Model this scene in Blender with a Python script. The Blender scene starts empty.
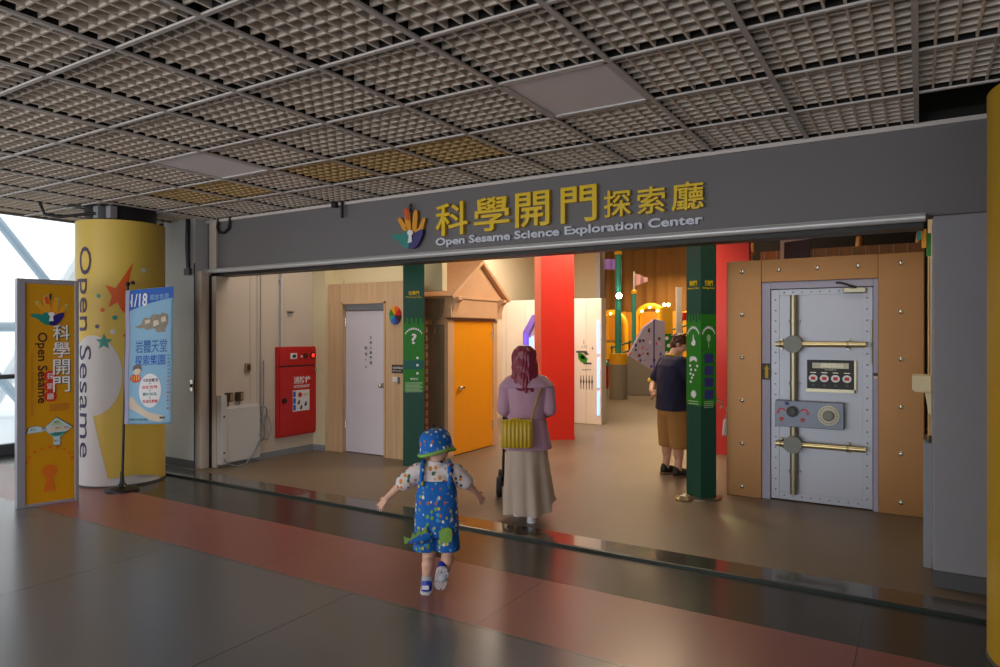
import bpy, bmesh, math, random
from mathutils import Vector, Matrix, noise as mnoise
PI = math.pi
random.seed(7)
SC = bpy.context.scene
COL = SC.collection
R = math.radians

# ------------------------------------------------------------------ materials
def lin(c):
    return tuple(((v/12.92) if v <= .04045 else ((v+.055)/1.055)**2.4) for v in c)
def hexc(h):
    h = h.lstrip('#')
    return lin(tuple(int(h[i:i+2], 16)/255 for i in (0, 2, 4)))

def pbr(name, col, rough=.6, metal=0., var=.08, scale=6., bump=0., emit=None, es=0., coat=0., spec=.5, bscale=None, stretch=None, rvar=0.):
    m = bpy.data.materials.new(name); m.use_nodes = True
    nt = m.node_tree; N = nt.nodes; L = nt.links
    b = N['Principled BSDF']
    c = hexc(col) if isinstance(col, str) else col
    b.inputs['Roughness'].default_value = rough
    b.inputs['Metallic'].default_value = metal
    b.inputs['Specular IOR Level'].default_value = spec
    if coat: b.inputs['Coat Weight'].default_value = coat
    tc = N.new('ShaderNodeTexCoord'); mp = N.new('ShaderNodeMapping')
    L.new(tc.outputs['Object'], mp.inputs[0])
    if stretch: mp.inputs['Scale'].default_value = stretch
    nz = N.new('ShaderNodeTexNoise'); nz.inputs['Scale'].default_value = scale; nz.inputs['Detail'].default_value = 4
    L.new(mp.outputs[0], nz.inputs['Vector'])
    mix = N.new('ShaderNodeMix'); mix.data_type = 'RGBA'
    mix.inputs['A'].default_value = tuple(v*(1-var) for v in c)+(1,)
    mix.inputs['B'].default_value = tuple(min(1, v*(1+var)) for v in c)+(1,)
    L.new(nz.outputs['Fac'], mix.inputs['Factor'])
    L.new(mix.outputs['Result'], b.inputs['Base Color'])
    if rvar:
        mr = N.new('ShaderNodeMapRange'); mr.inputs['To Min'].default_value = rough-rvar; mr.inputs['To Max'].default_value = rough+rvar
        L.new(nz.outputs['Fac'], mr.inputs['Value']); L.new(mr.outputs[0], b.inputs['Roughness'])
    if bump:
        n2 = N.new('ShaderNodeTexNoise'); n2.inputs['Scale'].default_value = bscale or scale*4; n2.inputs['Detail'].default_value = 5
        L.new(mp.outputs[0], n2.inputs['Vector'])
        bp = N.new('ShaderNodeBump'); bp.inputs['Strength'].default_value = bump; bp.inputs['Distance'].default_value = .01
        L.new(n2.outputs['Fac'], bp.inputs['Height']); L.new(bp.outputs[0], b.inputs['Normal'])
    if emit:
        b.inputs['Emission Color'].default_value = (hexc(emit) if isinstance(emit, str) else emit)+(1,)
        b.inputs['Emission Strength'].default_value = es
    return m

def patterned(name, base, cols, scale=22., size=.33, rough=.85):
    """cloth scattered with little coloured motifs"""
    m = bpy.data.materials.new(name); m.use_nodes = True
    nt = m.node_tree; N = nt.nodes; L = nt.links; b = N['Principled BSDF']
    b.inputs['Roughness'].default_value = rough
    tc = N.new('ShaderNodeTexCoord')
    nz = N.new('ShaderNodeTexNoise'); nz.inputs['Scale'].default_value = 40; L.new(tc.outputs['Object'], nz.inputs['Vector'])
    ad = N.new('ShaderNodeMix'); ad.data_type = 'VECTOR'; ad.inputs['Factor'].default_value = .012
    L.new(tc.outputs['Object'], ad.inputs['A']); L.new(nz.outputs['Color'], ad.inputs['B'])
    mp = N.new('ShaderNodeMapping'); mp.inputs['Scale'].default_value = (1.2, 1, .85); L.new(ad.outputs['Result'], mp.inputs[0])
    v = N.new('ShaderNodeTexVoronoi'); v.inputs['Scale'].default_value = scale; v.inputs['Randomness'].default_value = .8
    L.new(mp.outputs[0], v.inputs['Vector'])
    lt = N.new('ShaderNodeMath'); lt.operation = 'LESS_THAN'; lt.inputs[1].default_value = size; L.new(v.outputs['Distance'], lt.inputs[0])
    sp = N.new('ShaderNodeSeparateColor'); L.new(v.outputs['Color'], sp.inputs[0])
    cr = N.new('ShaderNodeValToRGB'); cr.color_ramp.interpolation = 'CONSTANT'
    e = cr.color_ramp.elements
    for i, c in enumerate(cols):
        el = e[i] if i < 2 else e.new(i/len(cols))
        el.position = i/len(cols); el.color = hexc(c)+(1,)
    L.new(sp.outputs[0], cr.inputs['Fac'])
    mix = N.new('ShaderNodeMix'); mix.data_type = 'RGBA'; mix.inputs['A'].default_value = hexc(base)+(1,)
    L.new(lt.outputs[0], mix.inputs['Factor']); L.new(cr.outputs['Color'], mix.inputs['B'])
    L.new(mix.outputs['Result'], b.inputs['Base Color'])
    return m

def jointed(name, col, rough, period, phase, var=.1, scale=1.2, spec=.5, axis=0, bump=.0, line=.004, period2=None, phase2=0):
    """glossy floor sheet with thin straight joints"""
    m = pbr(name, col, rough, var=var, scale=scale, spec=spec, rvar=.06, bump=bump, bscale=3)
    nt = m.node_tree; N = nt.nodes; L = nt.links; b = N['Principled BSDF']
    src = b.inputs['Base Color'].links[0].from_socket
    tc = N.new('ShaderNodeTexCoord'); sx = N.new('ShaderNodeSeparateXYZ'); L.new(tc.outputs['Object'], sx.inputs[0])
    def ln(ax, per, ph):
        a = N.new('ShaderNodeMath'); a.operation = 'ADD'; a.inputs[1].default_value = ph; L.new(sx.outputs[ax], a.inputs[0])
        d = N.new('ShaderNodeMath'); d.operation = 'PINGPONG'; d.inputs[1].default_value = per/2; L.new(a.outputs[0], d.inputs[0])
        c = N.new('ShaderNodeMath'); c.operation = 'LESS_THAN'; c.inputs[1].default_value = line; L.new(d.outputs[0], c.inputs[0])
        return c.outputs[0]
    f = ln(axis, period, phase)
    if period2:
        g = ln(1-axis, period2, phase2); mx = N.new('ShaderNodeMath'); mx.operation = 'MAXIMUM'; L.new(f, mx.inputs[0]); L.new(g, mx.inputs[1]); f = mx.outputs[0]
    mix = N.new('ShaderNodeMix'); mix.data_type = 'RGBA'; L.new(f, mix.inputs['Factor']); L.new(src, mix.inputs['A'])
    c = hexc(col); mix.inputs['B'].default_value = tuple(v*.35 for v in c)+(1,)
    L.new(mix.outputs['Result'], b.inputs['Base Color'])
    return m

def wood(name, c1, c2, rough=.5, scale=(30, 30, 1.2)):
    m = bpy.data.materials.new(name); m.use_nodes = True
    nt = m.node_tree; N = nt.nodes; L = nt.links; b = N['Principled BSDF']; b.inputs['Roughness'].default_value = rough
    tc = N.new('ShaderNodeTexCoord'); mp = N.new('ShaderNodeMapping'); mp.inputs['Scale'].default_value = scale
    L.new(tc.outputs['Object'], mp.inputs[0])
    nz = N.new('ShaderNodeTexNoise'); nz.inputs['Scale'].default_value = 1.; nz.inputs['Detail'].default_value = 6; L.new(mp.outputs[0], nz.inputs['Vector'])
    cr = N.new('ShaderNodeValToRGB'); cr.color_ramp.elements[0].position = .3; cr.color_ramp.elements[1].position = .7
    cr.color_ramp.elements[0].color = hexc(c1)+(1,); cr.color_ramp.elements[1].color = hexc(c2)+(1,)
    L.new(nz.outputs['Fac'], cr.inputs['Fac']); L.new(cr.outputs['Color'], b.inputs['Base Color'])
    return m

def bricks(name, c1, c2, mortar, w=.19, h=.055, ax='XZ'):
    m = bpy.data.materials.new(name); m.use_nodes = True
    nt = m.node_tree; N = nt.nodes; L = nt.links; b = N['Principled BSDF']; b.inputs['Roughness'].default_value = .85
    tc = N.new('ShaderNodeTexCoord'); sx = N.new('ShaderNodeSeparateXYZ'); L.new(tc.outputs['Object'], sx.inputs[0])
    cb = N.new('ShaderNodeCombineXYZ'); L.new(sx.outputs[ax[0]], cb.inputs[0]); L.new(sx.outputs[ax[1]], cb.inputs[1])
    br = N.new('ShaderNodeTexBrick'); br.inputs['Color1'].default_value = hexc(c1)+(1,); br.inputs['Color2'].default_value = hexc(c2)+(1,)
    br.inputs['Mortar'].default_value = hexc(mortar)+(1,); br.inputs['Scale'].default_value = 1
    br.inputs['Brick Width'].default_value = w; br.inputs['Row Height'].default_value = h; br.inputs['Mortar Size'].default_value = .006
    L.new(cb.outputs[0], br.inputs['Vector']); L.new(br.outputs['Color'], b.inputs['Base Color'])
    return m

def emis(name, col, s):
    m = bpy.data.materials.new(name); m.use_nodes = True
    b = m.node_tree.nodes['Principled BSDF']; c = hexc(col)
    b.inputs['Base Color'].default_value = c+(1,); b.inputs['Emission Color'].default_value = c+(1,); b.inputs['Emission Strength'].default_value = s
    return m

def glass(name, col=(1, 1, 1), rough=0.):
    m = bpy.data.materials.new(name); m.use_nodes = True
    N = m.node_tree.nodes; L = m.node_tree.links; N.remove(N['Principled BSDF'])
    g = N.new('ShaderNodeBsdfGlossy'); g.inputs['Roughness'].default_value = .02
    t = N.new('ShaderNodeBsdfTransparent'); t.inputs['Color'].default_value = tuple(col)+(1,)
    fr = N.new('ShaderNodeFresnel'); fr.inputs['IOR'].default_value = 1.25
    mx = N.new('ShaderNodeMixShader'); L.new(fr.outputs[0], mx.inputs[0]); L.new(t.outputs[0], mx.inputs[1]); L.new(g.outputs[0], mx.inputs[2])
    L.new(mx.outputs[0], N['Material Output'].inputs['Surface'])
    return m

MT = {}
def mats():
    A = MT
    A['floor_gray'] = jointed('grey floor sheet', '#6a6c71', .24, 1.86, 1.21, var=.05, scale=.5, period2=2.2, phase2=-1.0, spec=.5)
    A['floor_pink'] = jointed('red floor strip', '#905853', .30, 1.86, .28, var=.10, scale=1.5)
    A['floor_dark'] = jointed('dark floor strip', '#3c3a35', .22, 1.86, .28, var=.12, scale=1.5)
    A['floor_in'] = pbr('brown grey hall floor', '#776857', .42, var=.14, scale=1.3, rvar=.08, spec=.4)
    A['plate'] = pbr('polished threshold plate', '#4a463e', .16, var=.1, scale=3, spec=.9, coat=.4)
    A['lip'] = pbr('dark green threshold lip', '#1e2b27', .3, metal=.3)
    A['fascia'] = pbr('grey fascia paint', '#6b676a', .55, var=.04, scale=1.5)
    A['pillar'] = pbr('grey pillar paint', '#87868d', .6, var=.06, scale=3)
    A['jamb'] = pbr('warm grey jamb paint', '#c9bdb4', .6, var=.04)
    A['wall_pale'] = pbr('pale grey wall paint', '#b9b9bd', .6, var=.04)
    A['pillar_dark'] = pbr('dark grey skirting', '#4c4c50', .6)
    A['rail'] = pbr('aluminium shutter rail', '#c6c6c8', .35, metal=.3, var=.1, scale=2, stretch=(1, 8, 8))
    A['black'] = pbr('black plastic', '#101012', .5)
    A['black_steel'] = pbr('black painted steel', '#1c1c20', .4)
    A['blade'] = pbr('pale ceiling grid plastic', '#e2d4c6', .6, var=.03)
    A['blade_amber'] = pbr('amber tinted ceiling grid plastic', '#dcbd88', .6, var=.1)
    A['tbar'] = pbr('ceiling t bar', '#cbc3bf', .5, var=.03)
    A['web'] = pbr('dark bronze t bar web', '#17130f', .7)
    A['plenum'] = pbr('dark plenum', '#0c0a09', .9)
    A['lamp_off'] = pbr('opal lamp diffuser', '#f0eaee', .5, var=.02)
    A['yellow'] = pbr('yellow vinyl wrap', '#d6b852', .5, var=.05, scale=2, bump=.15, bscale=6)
    A['shaded_yellow'] = pbr('ochre vinyl wrap', '#b08a14', .5, var=.05, scale=2, bump=.15, bscale=6)  # same wrap as the left column, with its weaker light put into the colour
    A['wrap_white'] = pbr('white vinyl print', '#cfcfd6', .5, var=.03)
    A['sign_yellow'] = pbr('yellow sign face', '#c98f08', .35, var=.03)
    A['sign_frame'] = pbr('silver sign frame', '#9c9aa6', .4, metal=.3, var=.04)
    A['gold'] = pbr('gold sign letters', '#e6c000', .38, var=.06)
    A['white'] = pbr('white print', '#e6e6ec', .5, var=.02)
    A['paper'] = pbr('white enamel', '#dcd9dc', .45, var=.02)
    A['eng_letters'] = pbr('pale letter faces', '#cfd2e0', .45, var=.02)
    A['purple'] = pbr('deep purple print', '#3a2150', .5)
    A['orange'] = pbr('orange print', '#df5a14', .5)
    A['red_print'] = pbr('red print', '#c9281e', .5)
    A['teal'] = pbr('teal print', '#2f8f86', .5)
    A['hand_teal'] = pbr('teal enamel', '#17857c', .35)
    A['hand_navy'] = pbr('indigo enamel', '#2b2272', .35)
    A['hand_orange'] = pbr('amber enamel', '#e39a16', .35)
    A['hand_flame'] = pbr('flame orange enamel', '#d9501c', .35)
    A['maroon'] = pbr('dark maroon enamel', '#3a161c', .4)
    A['sign_orange'] = pbr('orange stain print', '#d0690e', .5)
    A['dull_orange'] = pbr('dull orange patch', '#b67410', .5)
    A['pale_blue'] = pbr('pale blue print', '#bcd5dd', .5)
    A['pale_green'] = pbr('pale green print', '#a9c8a0', .5)
    A['outline'] = pbr('dark outline print', '#3c4a4c', .5)
    A['banner'] = pbr('light blue banner cloth', '#8dbbdc', .7, var=.06, scale=3)
    A['banner_blue'] = pbr('royal blue print', '#1e5fbe', .65)
    A['banner_ink'] = pbr('blue ink', '#2b63ae', .6)
    A['sleeve'] = pbr('pale lilac banner sleeve', '#b9b4d4', .7)
    A['skin_pale'] = pbr('pale printed arm', '#d9c8b4', .6)
    A['stone_print'] = pbr('grey brown print', '#8d8475', .6, var=.5, scale=40)
    A['wall_cream'] = pbr('cream wall paint', '#cfc2b6', .7, var=.03, scale=2)
    A['wall_warm'] = pbr('warm cream wall paint', '#d8ccaa', .7, var=.03, scale=2)
    A['white_metal'] = pbr('white painted metal', '#c9c8ca', .45, var=.02)
    A['grey_metal'] = pbr('grey painted metal', '#868a90', .5)
    A['beige_socket'] = pbr('beige socket plate', '#9c8460', .5)
    A['brown_dark'] = pbr('dark brown socket face', '#3b2a20', .5)
    A['fire_red'] = pbr('fire cabinet red enamel', '#c01616', .35, var=.04)
    A['fire_dark'] = pbr('dark red seam', '#5c0b0b', .5)
    A['red_glow'] = emis('red lamp glow', '#ff3020', 1.6)
    A['chrome'] = pbr('brushed steel', '#c9c4b8', .25, metal=.9, var=.08, scale=8)
    A['wood_wall'] = wood('pale laminate', '#c09c78', '#d3b08a')
    A['door_white'] = pbr('lilac white door paint', '#d2cbd6', .45, var=.02)
    A['green_dark'] = pbr('dark teal green post', '#0d4a3c', .45, var=.08)
    A['green'] = pbr('bright green panel', '#1c7d16', .45, var=.06)
    A['green_mid'] = pbr('mid teal print', '#14605a', .5)
    A['navy_print'] = pbr('navy print', '#33317a', .5)
    A['house_stone'] = pbr('peach plaster', '#d3ab88', .8, var=.12, scale=5, bump=.2)
    A['house_shade'] = pbr('shaded plaster', '#84786a', .85, var=.15, scale=5, bump=.2)  # plaster with the side wall's shade put into the colour
    A['brick'] = bricks('small red brick', '#a4573a', '#b86c48', '#c9a488')
    A['door_yellow'] = pbr('yellow orange door paint', '#f2a01c', .4, var=.03)
    A['col_red'] = pbr('red column laminate', '#d32c1c', .4, var=.04)
    A['partition'] = pbr('white partition panel', '#e3dccf', .45, var=.02)
    A['seam'] = pbr('grey seam', '#b5ab9e', .7)
    A['led'] = emis('blue white led', '#7fb2ff', 2.2)
    A['led_purple'] = emis('violet led', '#5a48ff', 2.4)
    A['purple_frame'] = pbr('violet portal frame', '#8268d8', .4)
    A['vault_wall'] = pbr('brushed copper laminate', '#94683a', .40, metal=.45, var=.12, scale=2.5, stretch=(1, 1, .5))
    A['vault_grey'] = pbr('vault grey steel', '#a9acb8', .42, metal=.35, var=.06, scale=2)
    A['vault_frame'] = pbr('vault lilac frame', '#a39fb6', .5, var=.04)
    A['vault_panel'] = pbr('blue grey panel steel', '#7e8798', .45, metal=.3)
    A['bronze'] = pbr('bronze tube', '#98917c', .3, metal=.75, var=.1)
    A['gold_tube'] = pbr('brass tube', '#d0bd8c', .28, metal=.8, var=.05)
    A['dial'] = pbr('cream dial', '#c9c6b4', .45)
    A['knob_grey'] = pbr('grey knob', '#7e837e', .5)
    A['hull'] = pbr('grey concrete', '#8d867c', .7, var=.08)
    A['teal_pole'] = pbr('teal pole paint', '#2f8f8a', .4)
    A['yellow_paint'] = pbr('yellow paint', '#e3a81a', .45)
    A['amber_board'] = pbr('amber board paint', '#cf8f2c', .5, var=.1, scale=1.5)
    A['curtain'] = pbr('brown curtain', '#86602f', .8, var=.06, scale=1.5, stretch=(4, 4, .3))
    A['flag_purple'] = pbr('purple flag cloth', '#6a4a92', .8)
    A['flag_pink'] = pbr('pale pink flag cloth', '#c99aa0', .8)
    A['climb'] = patterned('violet climbing panel', '#a39cbc', ['#4b3f86', '#c9b7d6', '#5c4a9c', '#b85c7c'], 7, .3, .5)
    A['lamp_warm'] = emis('warm lamp', '#ffe9c0', 60.)
    A['lamp_small'] = emis('small warm lamp', '#ffd890', 20.)
    A['hall_ceiling'] = pbr('black hall ceiling', '#15110e', .9)
    A['hall_wood'] = wood('amber timber', '#8e6234', '#a97b46')
    A['skin'] = pbr('skin', '#d8a488', .5, var=.05, scale=20)
    A['skin_boy'] = pbr('child skin', '#dcab93', .5, var=.05, scale=20)
    A['eye_white'] = pbr('eye white', '#e8e6e2', .3)
    A['eye_dark'] = pbr('eye dark', '#20140e', .3)
    A['lips'] = pbr('lips', '#a8544c', .5)
    A['hair_red'] = pbr('dark red hair', '#801d38', .4, var=.35, scale=14, stretch=(8, 8, .6))
    A['hair_streak'] = pbr('mauve hair streak', '#a0587c', .4, var=.25, scale=14, stretch=(8, 8, .6))
    A['hair_brown'] = pbr('dark brown hair', '#4a2616', .45, var=.4, scale=25)
    A['coat'] = pbr('mauve coat cloth', '#b890a6', .85, var=.05, scale=12, bump=.1)
    A['skirt'] = pbr('taupe skirt cloth', '#bda99b', .8, var=.06, scale=8)
    A['bag'] = pbr('mustard leather', '#c8a62c', .45, var=.06, scale=10)
    A['strap'] = pbr('mustard strap', '#a3823a', .5)
    A['shoe_white'] = pbr('white shoe', '#d9d9dd', .5)
    A['navy'] = pbr('navy jersey', '#1c1c3a', .85, var=.1, scale=12, bump=.1)
    A['cuff_yellow'] = pbr('yellow rib', '#c9a22c', .8)
    A['khaki'] = pbr('khaki twill', '#a8783f', .85, var=.12, scale=9, bump=.25, bscale=14)
    A['shoe_black'] = pbr('black shoe', '#1a1614', .5)
    A['sole_tan'] = pbr('tan shoe edge', '#7c5a44', .6)
    A['boy_blue'] = patterned('blue dinosaur print', '#1466be', ['#d9c24c', '#e6e6e0', '#7ab04a', '#c0663c', '#1466be', '#5aa3d8'], 33, .36)
    A['boy_white'] = patterned('white dinosaur print', '#ded2d2', ['#d98a3a', '#2b2b3a', '#b8683c', '#ded2d2', '#3f6a50'], 27, .36)
    A['lime'] = pbr('lime cotton', '#86b254', .85)
    A['shoe_blue'] = pbr('cobalt trainer', '#1c37b4', .45)
    A['sock'] = pbr('grey marl sock', '#aab4ba', .9)
    A['sole_white'] = patterned('pale trainer sole', '#c8c4c8', ['#c8c4c8', '#4a5490', '#c8c4c8', '#5c6080'], 45, .35, .5)
    A['tyre'] = pbr('black tyre', '#141416', .6)
    A['dark_cloth'] = pbr('charcoal cloth', '#26262c', .9)
    A['window_frame'] = pbr('grey window frame', '#5c6068', .45, metal=.3)
    A['glass'] = glass('clear pane')
    A['outside'] = pbr('pale outdoor wall', '#dfe6ea', .8, var=.12, scale=.8)
    A['strut'] = pbr('white outdoor strut', '#f2f6f8', .5)
    A['strut_blue'] = pbr('blue grey outdoor strut', '#a9bccb', .5)
mats()

# ------------------------------------------------------------------ mesh builder
class MB:
    def __init__(s): s.v = []; s.f = []; s.x = Matrix.Identity(4)
    def _add(s, vs, fs):
        k = len(s.v); s.v += [tuple(s.x @ Vector(p)) for p in vs]; s.f += [tuple(i+k for i in f) for f in fs]; return s
    def box(s, x0, x1, y0, y1, z0, z1):
        return s._add([(x0,y0,z0),(x1,y0,z0),(x1,y1,z0),(x0,y1,z0),(x0,y0,z1),(x1,y0,z1),(x1,y1,z1),(x0,y1,z1)],
                      [(3,2,1,0),(4,5,6,7),(0,1,5,4),(1,2,6,5),(2,3,7,6),(3,0,4,7)])
    def ring(s, rings, cap=True, closed=True):
        n = len(rings[0]); vs = [p for r in rings for p in r]; fs = []
        for i in range(len(rings)-1):
            for j in range(n if closed else n-1):
                k = (j+1) % n
                fs.append((i*n+j, i*n+k, (i+1)*n+k, (i+1)*n+j))
        if cap:
            fs.append(tuple(range(n-1, -1, -1))); fs.append(tuple((len(rings)-1)*n+j for j in range(n)))
        return s._add(vs, fs)
    def lathe(s, prof, c=(0,0,0), n=32):
        return s.ring([[(c[0]+r*math.cos(2*PI*j/n), c[1]+r*math.sin(2*PI*j/n), c[2]+z) for j in range(n)] for r, z in prof])
    def tube(s, pts, r, n=10, closed=False):
        pts = [Vector(p) for p in pts]; rr = r if isinstance(r, (list, tuple)) else [r]*len(pts)
        rings = []; up = None
        for i, p in enumerate(pts):
            t = (pts[min(i+1, len(pts)-1)]-pts[max(i-1, 0)]).normalized()
            if up is None: up = Vector((0,0,1)) if abs(t.z) < .9 else Vector((0,1,0))
            a = (up-t*up.dot(t)).normalized(); up = a; b = t.cross(a)
            rings.append([p+(a*math.cos(2*PI*j/n)+b*math.sin(2*PI*j/n))*rr[i] for j in range(n)])
        return s.ring(rings)
    def cyl(s, a, b, r, n=24): return s.tube([a, b], r, n)
    def cap(s, a, b, ra, rb=None, n=12):
        """tapered capsule"""
        rb = ra if rb is None else rb
        a = Vector(a); b = Vector(b); d = b-a
        if d.length < 1e-6: d = Vector((0,0,1e-4)); b = a+d
        t = d.normalized(); pts = []; rs = []
        for k in range(5):
            q = PI/2*(k/4); pts.append(a-t*ra*math.cos(q)); rs.append(max(ra*math.sin(q), ra*.04))
        for k in range(5):
            q = PI/2*(k/4); pts.append(b+t*rb*math.sin(q)); rs.append(max(rb*math.cos(q), rb*.04))
        up = Vector((0,0,1)) if abs(t.z) < .9 else Vector((0,1,0))
        u = (up-t*up.dot(t)).normalized(); w = t.cross(u)
        return s.ring([[p+(u*math.cos(2*PI*j/n)+w*math.sin(2*PI*j/n))*q for j in range(n)] for p, q in zip(pts, rs)])
    def ell(s, c, r, n=16, m=10, rot=None):
        c = Vector(c); rt = rot or Matrix.Identity(3); rings = []
        for i in range(m+1):
            q = -PI/2+PI*i/m; k = max(math.cos(q), .03)
            rings.append([c+rt@Vector((r[0]*k*math.cos(2*PI*j/n), r[1]*k*math.sin(2*PI*j/n), r[2]*math.sin(q))) for j in range(n)])
        return s.ring(rings)
    def prism(s, poly, fn, d):
        """2-D outline (u, v) pushed to thickness d: fn(u, v, w) -> point"""
        n = len(poly)
        return s._add([fn(u, v, 0) for u, v in poly]+[fn(u, v, d) for u, v in poly],
                      [tuple(range(n-1, -1, -1)), tuple(range(n, 2*n))]+[(i, (i+1) % n, n+(i+1) % n, n+i) for i in range(n)])
    def loft(s, rings, n=40, p=2.2, fold=None):
        """rings: (cx, cy, z, rx, ry); superellipse sections, fold(angle, z) radial factor"""
        out = []
        for cx, cy, z, rx, ry in rings:
            row = []
            for j in range(n):
                a = 2*PI*j/n; ca, sa = math.cos(a), math.sin(a)
                k = (abs(ca)**p+abs(sa)**p)**(-1/p)
                if fold: k *= fold(a, z)
                row.append((cx+rx*k*ca, cy+ry*k*sa, z))
            out.append(row)
        return s.ring(out)
    def build(s, name, mat, parent=None, bevel=0, smooth=None, loc=None):
        me = bpy.data.meshes.new(name); me.from_pydata(s.v, [], s.f); me.validate()
        bm = bmesh.new(); bm.from_mesh(me); bmesh.ops.recalc_face_normals(bm, faces=bm.faces); bm.to_mesh(me); bm.free()
        return link(name, me, mat, parent, bevel, smooth)

def link(name, me, mat, parent=None, bevel=0, smooth=None):
    o = bpy.data.objects.new(name, me); COL.objects.link(o)
    me.materials.clear()
    me.materials.append(MT[mat] if isinstance(mat, str) else mat)
    if smooth is not None:
        for p in me.polygons: p.use_smooth = True
        me.set_sharp_from_angle(angle=R(smooth))
    if bevel:
        m = o.modifiers.new('bevel', 'BEVEL'); m.width = bevel; m.segments = 2; m.limit_method = 'ANGLE'; m.angle_limit = R(40)
    if parent is not None: o.parent = parent
    return o

def tag(o, label=None, cat=None, group=None, kind=None):
    if label: o['label'] = label
    if cat: o['category'] = cat
    if group: o['group'] = group
    if kind: o['kind'] = kind
    return o
def thing(name, label, cat, loc=(0,0,0), rz=0., group=None):
    o = bpy.data.objects.new(name, None); COL.objects.link(o); o.empty_display_size = .1
    o.location = loc; o.rotation_euler = (0, 0, rz)
    return tag(o, label, cat, group)
def struct(o, label=None): return tag(o, label, None, None, 'structure')

def baked(o):
    """freeze the modifiers of an object into its mesh"""
    dg = bpy.context.evaluated_depsgraph_get(); dg.update()
    me = bpy.data.meshes.new_from_object(o.evaluated_get(dg)); old = o.data
    o.modifiers.clear(); o.data = me; bpy.data.meshes.remove(old)
    return o
def skin(mb, name, mat, parent, voxel=.006, it=6):
    """one continuous surface over overlapping solids"""
    me = bpy.data.meshes.new(name); me.from_pydata(mb.v, [], mb.f)
    bm = bmesh.new(); bm.from_mesh(me); bmesh.ops.recalc_face_normals(bm, faces=bm.faces); bm.to_mesh(me); bm.free()
    o = bpy.data.objects.new(name, me); COL.objects.link(o); me.materials.append(MT[mat])
    r = o.modifiers.new('r', 'REMESH'); r.mode = 'VOXEL'; r.voxel_size = voxel; r.use_smooth_shade = True
    if it: s = o.modifiers.new('s', 'SMOOTH'); s.factor = .5; s.iterations = it
    baked(o)
    for p in o.data.polygons: p.use_smooth = True
    if not o.data.materials: o.data.materials.append(MT[mat])
    o.parent = parent
    return o

# ------------------------------------------------------------------ lettering
_tc = {}
def glyphs(s, bold=0., serif=False):
    key = (s, bold)
    if key in _tc: return _tc[key]
    cu = bpy.data.curves.new('t', 'FONT'); cu.body = s; cu.size = 1.; cu.offset = bold; cu.resolution_u = 3
    cu.align_x = 'LEFT'
    o = bpy.data.objects.new('t', cu); COL.objects.link(o)
    dg = bpy.context.evaluated_depsgraph_get(); dg.update()
    me = bpy.data.meshes.new_from_object(o.evaluated_get(dg))
    v = [(p.co.x, p.co.y) for p in me.vertices]; f = [tuple(p.vertices) for p in me.polygons]
    bpy.data.objects.remove(o); bpy.data.curves.remove(cu); bpy.data.meshes.remove(me)
    _tc[key] = (v, f); return v, f
def flat2solid(v2, f2, fn, d):
    """extrude a flat 2-D mesh to thickness d through fn(u,v,w)"""
    bm = bmesh.new(); vs = [bm.verts.new((a, b, 0)) for a, b in v2]
    for f in f2:
        try: bm.faces.new([vs[i] for i in f])
        except ValueError: pass
    bmesh.ops.remove_doubles(bm, verts=bm.verts, dist=1e-5)
    return bm
def lettering(name, s, mat, parent, fn, box, depth=.004, bold=0., vertical=False, cut=None, keep=True):
    """string s set into box (u0, v0, u1, v1) of the surface fn(u, v, w); vertical stacks the characters"""
    parts = []
    if vertical:
        v = []; f = []; n = len(s); u0, v0, u1, v1 = box; h = (v1-v0)/n
        for i, ch in enumerate(s):
            gv, gf = glyphs(ch, bold)
            if not gv: continue
            a0 = min(p[0] for p in gv); a1 = max(p[0] for p in gv); b0 = min(p[1] for p in gv); b1 = max(p[1] for p in gv)
            sc = min((u1-u0)/(a1-a0), h*.92/(b1-b0)); cu = (u0+u1)/2; cv = v1-h*(i+.5); k = len(v)
            v += [(cu+(p[0]-(a0+a1)/2)*sc, cv+(p[1]-(b0+b1)/2)*sc) for p in gv]; f += [tuple(q+k for q in t) for t in gf]
    else:
        gv, gf = glyphs(s, bold); u0, v0, u1, v1 = box
        a0 = min(p[0] for p in gv); a1 = max(p[0] for p in gv); b0 = min(p[1] for p in gv); b1 = max(p[1] for p in gv)
        v = [(u0+(p[0]-a0)/(a1-a0)*(u1-u0), v0+(p[1]-b0)/(b1-b0)*(v1-v0)) for p in gv]; f = gf
    return decal(name, v, f, mat, parent, fn, depth, cut)
def words(name, s, mat, parent, fn, box, depth, bold):
    """one line set into a box, every word a mesh of its own"""
    gv, gf = glyphs(s, bold); u0, v0, u1, v1 = box
    a0 = min(p[0] for p in gv); a1 = max(p[0] for p in gv); b0 = min(p[1] for p in gv); b1 = max(p[1] for p in gv)
    # find the gaps between words: the widest holes along x
    iv = sorted((min(gv[i][0] for i in t), max(gv[i][0] for i in t)) for t in gf); gaps = []; e = iv[0][1]
    for a, b in iv:
        if a > e: gaps.append((a-e, (a+e)/2))
        e = max(e, b)
    cuts = sorted(c for g, c in sorted(gaps, reverse=True)[:s.count(' ')])
    for k in range(len(cuts)+1):
        lo = cuts[k-1] if k else -1e9; hi = cuts[k] if k < len(cuts) else 1e9
        fs = [t for t in gf if lo < gv[t[0]][0] < hi]; ids = sorted({i for t in fs for i in t}); mp = {i: j for j, i in enumerate(ids)}
        yield_v = [(u0+(gv[i][0]-a0)/(a1-a0)*(u1-u0), v0+(gv[i][1]-b0)/(b1-b0)*(v1-v0)) for i in ids]
        decal(name, yield_v, [tuple(mp[i] for i in t) for t in fs], mat, parent, fn, depth)
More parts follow.
